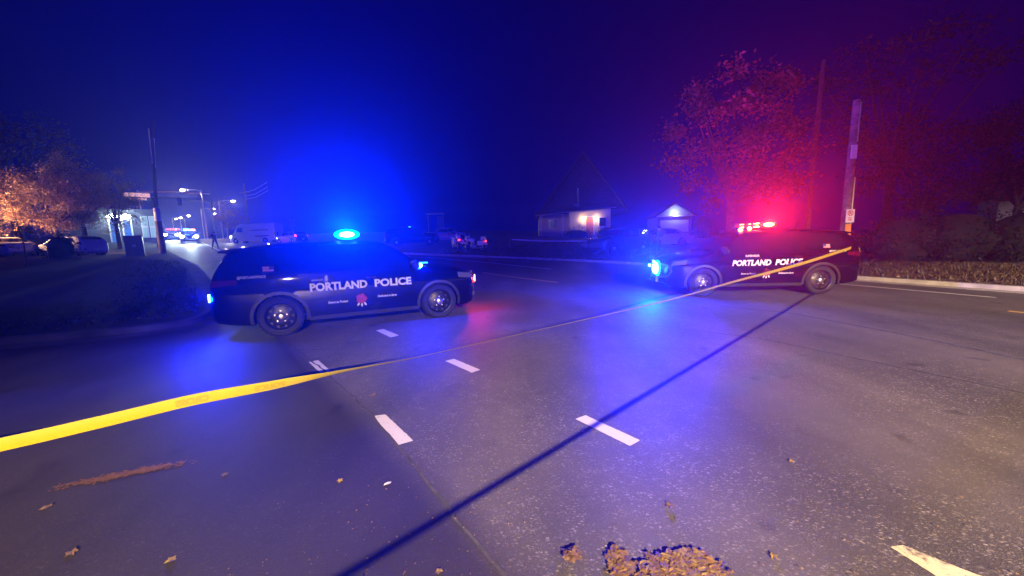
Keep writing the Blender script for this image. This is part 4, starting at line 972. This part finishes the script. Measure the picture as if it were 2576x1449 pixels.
def far_police(label, x, y, rz, lit, head=True):
    c_, S_ = car('police_suv', 'suv', SUV, M['black_paint'], label, 'police car', x, y, terr(x, y), rz, headm=M['led_white'], group='police cars far up the street')
    m = MB(); m.box((-.25, 0, 1.76), (.28, 1.2, .05)); lb = m.build('lightbar', M['black_plastic'], c_)
    for k in range(6): m = MB(); m.box((-.12, -.5+k*.2, 1.86), (.14, .19, .20)); m.build('light_module', lit[k], lb)
    for s_ in (-1, 1): m = MB(); m.ball((2.34, s_*.70, .86), (.10, .24, .18), 12, 8); m.build('headlamp_bulb', M['led_white'], c_)  # bulbs enlarged so their glow includes the headlight glare
    lamp('SPOT', 'headlamp', c_, (2.55, 0, .86), 4500, (.74, 1.0, .92), .12, rot=(radians(86), 0, radians(-90)), spot=radians(100), blend=.8)
    return c_
b_, r_, w__ = M['led_blue'], M['led_red'], M['led_white']
c11 = far_police('far police SUV with blue roof lights and headlights beside the walking person', -44.5, 52.4, radians(-52), [b_, b_, b_, M['led_blue_dim'], r_, r_])
c12 = far_police('far police SUV with red roof lights behind the blue lit one', -60.5, 68.2, radians(-50), [r_, r_, r_, r_, M['led_red_dim'], M['led_red_dim']])
c13 = far_police('farthest police SUV at the left kerb of the street', -58.4, 65.0, radians(-48), [M['led_red_dim']]*6)
lamp('POINT', 'roof_lamp', c11, (-.1, -.2, 2.05), 900, BLUE, .08); lamp('POINT', 'roof_lamp', c12, (-.1, -.2, 2.05), 900, RED, .08)
cv, SV = car('delivery_van', 'van', VAN, M['white_van'], 'long high roofed white van parked across the far street', 'van', -35.3, 52.5, terr(-35.3, 52.5), radians(176), headm=M['led_white'])
m = MB(); m.box((-1.2, 1.0, 1.75), (2.6, .02, .10)); m.box((-1.5, 1.01, .95), (2.0, .02, .12)); m.build('body_stripe', M['dark_blue_car'], cv)
m = MB(); m.box((-3.46, .60, 1.2), (.03, .25, .6)); m.build('rear_lamp', M['lens_red'], cv)
lamp('POINT', 'headlamp', cv, (3.7, .6, .95), 120, (1, .95, .8), .1)
fl_ = thing('road_flare', 'small amber flare burning low on the street beside the white van', 'flare', (-29.3, 45.2, terr(-29.3, 45.2)))
m = MB(); m.tube([(-.15, 0, .03), (.12, 0, .05)], .02, 8); m.build('stick', M['sign_red'], fl_); m = MB(); m.ball((.2, 0, .12), (.14, .10, .14), 10, 6); m.build('flame', M['led_amber'], fl_); lamp('POINT', 'flare_lamp', fl_, (.2, -.2, .4), 120, (1, .5, .1), .08)

# ------------------------------------------------------------------ motorcycles
def motorcycle(label, loc, rz, lit=False):
    t = thing('police_motorcycle', label, 'motorcycle', loc, rz, 'white police motorcycles by the kerb')
    for x in (.78, -.72):
        m = MB(); m.lathe([(.30, -.05), (.315, -.065), (.335, -.04), (.335, .04), (.315, .065), (.30, .05), (.235, .045), (.235, -.045)], 26, 'Y', (x, 0, .335), closed=True); w_ = m.build('wheel', M['rubber'], t)
        m = MB(); m.lathe([(.235, -.03), (.25, 0), (.235, .03), (.21, 0)], 24, 'Y', (x, 0, .335), closed=True); m.lathe([(.06, -.06), (.06, .06), (.02, .07), (.02, -.07)], 14, 'Y', (x, 0, .335), closed=True)
        for k in range(6): a = k*pi/3; m.tube([(x+.05*cos(a), 0, .335+.05*sin(a)), (x+.22*cos(a), 0, .335+.22*sin(a))], .014, 6)
        m.build('rim', M['chrome'], w_)
    m = MB(); [m.tube([(.78, s_*.09, .335), (.52, s_*.09, .98)], .028, 8) for s_ in (-1, 1)]; m.build('fork', M['chrome'], t)
    m = MB(); m.tube([(1.05, 0, .62), (.93, 0, .71), (.74, 0, .70), (.52, 0, .58)], [.05, .085, .09, .06], 8); m.build('front_mudguard', M['white_van'], t)
    m = MB(); m.tube([(.50, 0, .92), (.30, 0, .95), (0, 0, .88), (-.12, 0, .80)], [.10, .17, .17, .08], 12); m.build('fuel_tank', M['white_van'], t)
    m = MB(); m.tube([(.72, 0, .95), (.62, 0, 1.03), (.46, 0, 1.08)], [.10, .24, .26], 12); m.build('fairing', M['white_van'], t)
    m = MB(); m.add([(.62, -.22, 1.12), (.62, .22, 1.12), (.40, .18, 1.48), (.40, -.18, 1.48), (.63, -.22, 1.12), (.63, .22, 1.12), (.41, .18, 1.48), (.41, -.18, 1.48)], [(0, 1, 2, 3), (4, 7, 6, 5), (0, 4, 5, 1), (3, 2, 6, 7)]); m.build('windscreen', M['lens_clear'], t)
    m = MB(); m.ball((.80, 0, .98), (.06, .11, .11), 12, 8); m.build('headlight', M['led_white'] if lit else M['lens_clear'], t)
    m = MB(); m.tube([(-.10, 0, .80), (-.35, 0, .76), (-.70, 0, .84)], [.10, .15, .11], 10); m.build('seat', M['black_plastic'], t)
    m = MB(); m.ball((.05, 0, .45), (.30, .20, .22), 12, 8); [m.tube([(.05, 0, .42), (.05+.12*dx, .0, .74)], .085, 10) for dx in (-1, 1)]; m.build('engine', M['steel'], t)
    for s_ in (-1, 1):
        m = MB(); m.tube([(.1, s_*.14, .30), (-.4, s_*.20, .28), (-1.0, s_*.22, .32)], [.035, .05, .055], 8); m.build('exhaust_pipe', M['chrome'], t)
        m = MB(); m.box((-.78, s_*.34, .66), (.52, .20, .34), taper=.85); m.build('saddlebag', M['white_van'], t)
        m = MB(); m.tube([(.45, s_*.10, 1.08), (.32, s_*.40, 1.12)], .018, 6); m.tube([(.40, s_*.30, 1.12), (.42, s_*.42, 1.30)], .01, 6); m.ball((.42, s_*.43, 1.32), (.02, .07, .05), 10, 6); m.build('handlebar', M['dark_steel'], t)
    m = MB(); m.tube([(-.55, 0, .72), (-.85, 0, .78), (-1.08, 0, .62)], [.09, .10, .06], 10); m.build('rear_mudguard', M['white_van'], t)
    m = MB(); m.box((-.88, 0, 1.05), (.36, .34, .26), taper=.85); m.build('top_box', M['white_van'], t)
    m = MB(); m.box((-1.10, 0, .82), (.04, .16, .08)); m.build('taillight', M['brake'], t)
    m = MB(); m.tube([(.0, .12, .25), (-.05, .38, .02)], .014, 6); m.build('side_stand', M['dark_steel'], t)
    return t
motorcycle('white police motorcycle parked side on at the far kerb', (-3.0, 30.4, vz(-3.0, 30.4)), radians(158))
motorcycle('white police motorcycle turned away, left of the side on one', (-4.7, 31.9, vz(-4.7, 31.9)), radians(115))

# ------------------------------------------------------------------ people
def person(name, label, loc, rz, joints, edges, h=1.8, cap=True):
    """joints: name -> (x, y, z, radius); grown as one skin"""
    keys = list(joints); me = bpy.data.meshes.new('body'); me.from_pydata([joints[k_][:3] for k_ in keys], [(keys.index(a), keys.index(b)) for a, b in edges], [])
    o = bpy.data.objects.new('tmp', me); COL.objects.link(o); o.modifiers.new('s', 'SKIN'); 
    for i, k_ in enumerate(keys): me.skin_vertices[0].data[i].radius = (joints[k_][3],)*2; me.skin_vertices[0].data[i].use_root = (k_ == 'pelvis')
    sb = o.modifiers.new('d', 'SUBSURF'); sb.levels = sb.render_levels = 1
    dg = bpy.context.evaluated_depsgraph_get(); out = bpy.data.meshes.new_from_object(o.evaluated_get(dg)); bpy.data.objects.remove(o)
    out.materials.clear(); [out.materials.append(M[k_]) for k_ in ('jacket', 'pants', 'skin')]
    hands = [Vector(joints[k_][:3]) for k_ in ('hand_l', 'hand_r') if k_ in joints]
    for p in out.polygons:
        c = p.center; p.material_index = 1 if c.z < .92 and all((c-h_).length > .16 for h_ in hands) else 0
        if c.z > 1.50 or any((c-h_).length < .13 for h_ in hands): p.material_index = 2
        p.use_smooth = True
    t = thing(name, label, 'person', loc, rz); link('body', out, t)
    hd = Vector(joints['head'][:3])
    m = MB(); m.ball(hd+Vector((-.012, 0, .045)), (.108, .092, .105), 14, 8); m.v = [v_ for v_ in m.v]; 
    if cap: m.tube([hd+Vector((.05, 0, .07)), hd+Vector((.17, 0, .055))], [.075, .05], 10)
    m.build('cap' if cap else 'hair', M['hair'], t)
    m = MB(); [m.ball(hd+Vector((.098, s_*.034, .005)), .012, 8, 6) for s_ in (-1, 1)]; m.ball(hd+Vector((.108, 0, -.03)), (.018, .014, .022), 8, 6); m.box(hd+Vector((.094, 0, -.065)), (.012, .05, .012)); [m.ball(hd+Vector((0, s_*.098, -.01)), (.025, .012, .033), 8, 6) for s_ in (-1, 1)]; m.build('face', M['skin'], t)
    return t
def skeleton(stride=.25, arm=.2, elbow=.15):
    J = dict(pelvis=(0, 0, .98, .125), waist=(0, 0, 1.12, .125), chest=(.01, 0, 1.34, .155), neck=(.01, 0, 1.50, .06), head=(.03, 0, 1.64, .098), crown=(.02, 0, 1.73, .07))
    E = [('pelvis', 'waist'), ('waist', 'chest'), ('chest', 'neck'), ('neck', 'head'), ('head', 'crown')]
    for s_, n_ in ((1, 'l'), (-1, 'r')):
        f_ = stride*s_
        J.update({'hip_'+n_: (0, s_*.10, .92, .095), 'knee_'+n_: (f_*.6+.03, s_*.105, .51, .065), 'ankle_'+n_: (f_-.02, s_*.11, .09, .045), 'toe_'+n_: (f_+.15, s_*.125, .045, .04)})
        E += [('pelvis', 'hip_'+n_), ('hip_'+n_, 'knee_'+n_), ('knee_'+n_, 'ankle_'+n_), ('ankle_'+n_, 'toe_'+n_)]
        g_ = -arm*s_
        J.update({'sh_'+n_: (0, s_*.19, 1.42, .075), 'el_'+n_: (g_*.6-.03, s_*.25, 1.14, .052), 'wr_'+n_: (g_+elbow, s_*.25, .92, .036), 'hand_'+n_: (g_+elbow+.02, s_*.25, .86, .038)})
        E += [('chest', 'sh_'+n_), ('sh_'+n_, 'el_'+n_), ('el_'+n_, 'wr_'+n_), ('wr_'+n_, 'hand_'+n_)]
        hx, hy, hz_ = J['hand_'+n_][:3]
        for i, (dx, ln) in enumerate(((.03, .075), (.01, .085), (-.01, .08), (-.028, .065))):
            J['f%d_%s' % (i, n_)] = (hx+dx+.012, hy, hz_-ln*.6, .010); J['g%d_%s' % (i, n_)] = (hx+dx+.03, hy-s_*.012, hz_-ln, .009); E += [('hand_'+n_, 'f%d_%s' % (i, n_)), ('f%d_%s' % (i, n_), 'g%d_%s' % (i, n_))]
        J['thumb_'+n_] = (hx+.055, hy-s_*.02, hz_-.02, .011); E.append(('hand_'+n_, 'thumb_'+n_))
    return J, E
person('person', 'person in dark clothing walking across the far street by the headlights', (-30.2, 38.4, terr(-30.2, 38.4)), radians(-20), *skeleton(.30, .25))
person('person', 'person in dark clothing and cap standing beside the silver sedan', (11.0, 27.7, vz(11, 27.7)), radians(200), *skeleton(.03, .05, .08))

# ------------------------------------------------------------------ far tape on the lawn
tf = thing('barrier_tape', 'thin pale tape strung low across the lawn before the house', 'barrier tape')
ribbon(dense([(.1, 31.1, 1.72, 0), (2.8, 31.0, 1.52, 0), (5.6, 30.6, 1.42, 0), (8.6, 29.9, 1.36, 0)], 8), .09, 'tape_band', M['decal_dim'], tf)
for x, y in ((-.1, 31.1), (8.7, 29.9)):
    m = MB(); m.box((0, 0, .65), (.09, .09, 1.5)); p_ = m.build('stake', M['wood_pole'], tf, (x, y, vz(x, y)-.1))

# ------------------------------------------------------------------ far street furniture
def street_lamp(label, x, y, h, arm, ang, lit=True, energy=900):
    z = terr(x, y); ex, ey = cos(ang)*arm, sin(ang)*arm
    t = thing('street_lamp', label, 'street lamp', (x-ex, y-ey, z), 0, 'warm street lamps up the far street')
    m = MB(); m.tube([(0, 0, -.2), (0, 0, h*.6), (0, 0, h)], [.13, .10, .08], 10); m.build('pole', M['steel'], t)
    m = MB(); m.tube([(0, 0, h-.25), (ex*.3, ey*.3, h+.05), (ex, ey, h+.12)], [.06, .05, .04], 8); m.build('arm', M['steel'], t)
    m = MB(); m.ball((ex, ey, h+.10), (.38, .22, .11), 12, 8); m.build('lamp_head', M['steel'], t)
    m = MB(); m.ball((ex, ey, h-.08), (.46, .38, .20), 12, 8); m.build('lamp_lens', M['lamp_warm'], t)  # lens oversized to stand for the glare of the lamp
    lamp('POINT', 'street_light', t, (ex, ey, h-.35), energy, (1.0, .80, .48), .15)
    return t
street_lamp('nearest warm street lamp, highest above the far street', -63.2, 74.1, 9.5, 3.0, radians(200), energy=3600)
street_lamp('warm street lamp above the nose of the white van', -68.0, 93.9, 9.5, 3.0, radians(20), energy=3600)
street_lamp('warm street lamp above the walking person, upper of two', -86.3, 110.8, 9.5, 3.0, radians(20), energy=3600)
street_lamp('warm street lamp above the walking person, lower of two', -97.8, 125.7, 9.5, 3.0, radians(200), energy=1500)
street_lamp('far warm street lamp, leftmost of the low three', -125, 142.1, 9.5, 2.5, radians(200), energy=900)
street_lamp('far warm street lamp, middle of the low three', -119.2, 137.4, 9.5, 2.5, radians(20), energy=900)
street_lamp('far warm street lamp, rightmost of the low three', -110.3, 130.4, 9.5, 2.5, radians(20), energy=900)
# signal mast
sm = thing('traffic_signal', 'traffic signal mast reaching over the street behind the walking person', 'traffic signal', (-38.0, 48.6, terr(-38, 48.6)))
m = MB(); m.tube([(0, 0, -.1), (0, 0, 5.6)], [.13, .10], 10); m.tube([(0, 0, 5.3), (-2.6, -1.2, 5.75), (-5.2, -2.4, 5.9)], [.09, .07, .05], 8); m.build('mast', M['steel'], sm)
for k in (.55, .95): m = MB(); m.box((-5.2*k, -2.4*k, 5.35), (.34, .3, .95)); hd_ = m.build('signal_head', M['sign_black'], sm); m = MB(); [m.lathe([(0, -.17), (.10, -.17), (.11, -.24), (.10, -.24)], 12, 'Y', (-5.2*k, -2.4*k, 5.65-.3*q_)) for q_ in range(3)]; m.build('signal_lens', M['dark_steel'], hd_)
ms = thing('signal_mast_arm', 'long pale signal arm high over the far street under the nearest lamp', 'traffic signal', (-64.5, 66.5, terr(-64.5, 66.5)))
m = MB(); m.tube([(0, 0, -.1), (0, 0, 8.6)], [.15, .12], 10); m.tube([(0, 0, 8.3), (4.5, 2.2, 8.5), (9.0, 4.4, 8.2)], [.12, .11, .08], 8); m.build('mast', M['sign_white'], ms)
# thin pole with cross arm behind the van
u3 = thing('utility_pole', 'thin far utility pole with wires above the white van', 'utility pole', (-54.5, 78.9, terr(-54.5, 78.9)))
m = MB(); m.tube([(0, 0, -.2), (0, 0, 11.2)], [.16, .11], 10); m.build('pole', M['wood_pole'], u3); m = MB(); m.box((0, 0, 9.3), (2.2, .12, .14)); m.build('crossarm', M['wood_pole'], u3)
for k, dz in enumerate((9.4, 8.6, 8.0)): m = MB(); m.tube([(0, 0, dz), (6, -6, dz-.5), (13, -13, dz-.3)], .035, 6); m.build('wire', M['steel'], u3)
# tall pole on the left with pale conduits near the top
u4 = thing('utility_pole', 'tall dark utility pole on the left with two pale conduits near its top', 'utility pole', (-37.8, 40.4, terr(-37.8, 40.4)+.2), 0)
m = MB(); m.tube([(0, 0, -.2), (.2, .3, 6), (.6, .9, 13.2)], [.17, .14, .10], 10); m.build('pole', M['bark'], u4)
m = MB(); m.tube([(.42, .2, 8.6), (.42, .35, 12.2)], .045, 8); m.build('conduit', M['sign_white'], u4); m = MB(); m.tube([(.80, .1, 8.2), (.92, .3, 11.2)], .035, 8); m.build('conduit', M['sign_white'], u4)
# post and cabinet on the near left corner
pt = thing('timber_post', 'thick dark post standing at the left kerb before the headlights', 'post', (-28.2, 30.4, terr(-28.2, 30.4)+.13))
m = MB(); m.tube([(0, 0, -.2), (0, 0, 2.2), (-.05, 0, 3.6)], [.24, .22, .20], 12); m.build('pole', M['wood_pole'], pt)
m = MB(); m.lathe([(.21, 2.6), (.225, 2.65), (.215, 3.5), (.20, 3.62), (0, 3.66)], 14, 'Z'); m.build('pale_cap', M['sign_white'], pt)
cb_ = thing('utility_cabinet', 'dark boxy utility cabinet on the left verge', 'cabinet', (-27.2, 27.2, terr(-27.2, 27.2)+.13), radians(40))
m = MB(); m.box((0, 0, .75), (.95, .6, 1.4)); m.box((0, 0, .03), (1.05, .7, .14)); m.build('case', M['dark_steel'], cb_); m = MB(); m.box((0, 0, 1.48), (1.02, .68, .08), taper=.9); m.build('lid', M['dark_steel'], cb_)
for s_ in (-1, 1): m = MB(); m.box((s_*.235, -.315, .75), (.44, .02, 1.24)); d2 = m.build('door', M['dark_steel'], cb_); m = MB(); m.box((s_*.05, -.335, .8), (.03, .03, .16)); m.build('handle', M['steel'], d2)
# sign beside the van
sg = thing('road_sign', 'small white road sign on a post right of the white van', 'sign', (-25.5, 44.4, vz(-25.5, 44.4)), 0)
m = MB(); m.tube([(0, 0, -.2), (0, 0, 2.9)], .04, 8); m.build('post', M['steel'], sg); m = MB(); m.box((-.02, -.06, 2.55), (.62, .02, .76)); m.build('sign_plate', M['sign_white'], sg)
# shelter behind the farther police SUV
sh = thing('bus_shelter', 'small flat roofed shelter behind the farther police SUV', 'shelter', (-8.4, 42.6, vz(-8.4, 42.6)), .1)
m = MB(); m.box((0, 0, 2.9), (1.9, 1.2, .10)); m.build('roof', M['steel'], sh)
for x in (-.85, .85): m = MB(); m.tube([(x, .5, 0), (x, .5, 2.86)], .04, 8); m.build('post', M['steel'], sh)
m = MB(); m.box((.5, .55, 1.9), (.75, .03, 1.6)); m.build('panel', M['siding_blue'], sh)

# ------------------------------------------------------------------ left side: shop, sign, trees
sz_ = terr(-54.7, 52.4)
sp2 = thing('shop_building', 'shop front with two blue doors under bright white lamps', 'building', (-52.5, 52.0, sz_-.4), radians(40))
Z0 = .0
m = MB(); m.box((-1.6, 4, 2.4), (9.4, 8, 4.8)); m.build('wall', M['shop_wall'], sp2); m = MB(); m.box((-1.6, 4, 4.9), (9.7, 8.3, .2)); m.build('parapet', M['shop_wall'], sp2)
for x in (-1.3, -.05):
    m = MB(); m.box((x, -.06, 2.0), (1.0, .12, 3.4)); d3 = m.build('door_frame', M['white_trim'], sp2); m = MB(); m.box((x, -.13, 2.0), (.66, .04, 3.1)); m.build('blue_door', M['blue_lit'], d3)
m = MB(); m.box((0, -1.0, .15), (5, 2, .3)); m.box((0, -1.6, .05), (6, 3, .1)); m.build('entry_step', M['concrete'], sp2)
for x in (-1.3, -.05):
    m = MB(); m.box((x, -.2, 4.1), (.5, .3, .12)); f3 = m.build('wall_lamp', M['dark_steel'], sp2); m = MB(); m.ball((x, -.42, 4.0), (.55, .22, .32), 14, 8); m.build('lamp_lens', M['lamp_cool'], f3)  # lens ball enlarged to carry the halo round it
    lamp('POINT', 'wall_light', sp2, (x, -1.1, 3.9), 480, (.78, 1.0, .98), .15)
for x in (1.7, 2.5):
    m = MB(); m.box((x, -.05, 2.6), (.7, .1, 3.0)); w_ = m.build('window', M['white_trim'], sp2)
    for zz in (1.85, 3.35): m = MB(); m.box((x, -.11, zz), (.5, .02, 1.3)); m.build('pane', M['window_lit'], w_)
sgn = thing('shop_sign', 'lit pinkish white sign on a tall post left of the street lamps', 'sign', (-52.0, 53.4, terr(-52, 53.4)), radians(42))
m = MB(); m.tube([(0, 0, -.2), (0, 0, 6.2)], [.14, .12], 10); m.build('post', M['dark_steel'], sgn)
m = MB(); m.box((0, 0, 6.5), (2.9, .35, 1.1)); bx_ = m.build('sign_box', M['dark_steel'], sgn); m = MB(); m.box((0, -.19, 6.65), (2.7, .04, .55)); m.build('upper_panel', M['sign_pink'], bx_); m = MB(); m.box((.1, -.19, 6.12), (1.7, .04, .26)); m.build('lower_panel', M['sign_pink'], bx_)
for (x, y), ht, cr, rad, lab, sd in [((-36.8, 27.2), 2.2, (0, 0, 4.4), (2.5, 2.3, 2.6), 'orange lit autumn tree at the left edge', 61), ((-34.6, 28.8), 2.2, (0, 0, 3.9), (2.2, 2.1, 2.2), 'second orange autumn tree, above the pale sedan', 62),
        ((-35.6, 31.6), 2.6, (0, 0, 5.0), (2.1, 2.0, 3.3), 'tallest brown autumn tree above the pale hatchback', 63), ((-37.0, 35.6), 2.4, (0, 0, 4.6), (2.2, 2.0, 2.9), 'brown autumn tree just left of the shop lamps', 64)]:
    tree(lab, (x, y, terr(x, y)+.2), ht, cr, rad, 56, 10000, .36, .13, M['autumn'], sd, .16, group='autumn trees on the left verge')
tree('bare brown tree lit by the street lamps behind the van', (-56.2, 75.6, terr(-56.2, 75.6)), 2.2, (0, 0, 4.4), (3, 3, 2.8), 40, 3000, .5, .22, M['autumn'], 66, .2)
tree('dark tall tree in the night beyond the left trees', (-52, 40, terr(-52, 40)+.2), 5, (0, 0, 9), (6, 5, 5), 50, 3200, .7, .35, M['plum'], 67, .3)
sp3 = thing('sapling', 'slender sapling with hanging sprigs of bright yellow leaves', 'tree', (-24.6, 19.0, terr(-24.6, 19)+.15))
m = MB(); m.tube([(0, 0, -.05), (.05, 0, 1.4), (-.1, 0, 2.6)], [.035, .028, .012], 8); m.tube([(.05, 0, 1.6), (.35, 0, 2.15), (.6, 0, 1.8)], [.014, .010, .005], 6); m.tube([(.0, 0, 1.7), (-.45, 0, 1.9), (-.62, 0, 1.3)], [.014, .010, .005], 6); m.build('stem', M['bark'], sp3)
foliage('leaves', M['yellow_leaf'], sp3, [((.35, 0, 2.1), .8), ((.5, 0, 1.85), .8), ((.62, 0, 1.55), .8), ((.68, 0, 1.25), .6), ((-.45, 0, 1.5), .7), ((-.52, 0, 1.15), .7), ((-.45, 0, .8), .6)], 120, .10, .16, 71)
# warm lamp of the house front just outside the left edge
wl_ = thing('porch_lamp_post', 'warm lamp post among the trees outside the left edge', 'street lamp', (-37.6, 24.6, terr(-37.6, 24.6)+.2))
m = MB(); m.tube([(0, 0, 0), (0, 0, 3.0)], [.06, .05], 10); m.build('post', M['dark_steel'], wl_); m = MB(); m.ball((0, 0, 3.15), .16, 12, 8); m.build('globe', M['porch'], wl_); beam('tree_light', wl_, (.3, .1, 3.0), (-34.6, 28.5, 4.6), 16000, (1.0, .55, .26), 118)

# ------------------------------------------------------------------ night haze round the whole place
hm = bpy.data.materials.new('haze'); hm.use_nodes = True; hn = hm.node_tree.nodes; hn.clear()
ho = hn.new('ShaderNodeOutputMaterial'); hv = hn.new('ShaderNodeVolumePrincipled'); hv.inputs['Color'].default_value = (.30, .35, 1.0, 1); hv.inputs['Density'].default_value = HAZE_DENSITY; hv.inputs['Anisotropy'].default_value = 0.79
hm.node_tree.links.new(hv.outputs[0], ho.inputs['Volume'])
m = MB(); m.box((-20, 105, 11.5), (372, 322, 25)); hz_o = m.build('haze', hm, smooth=0); stuff(hz_o)
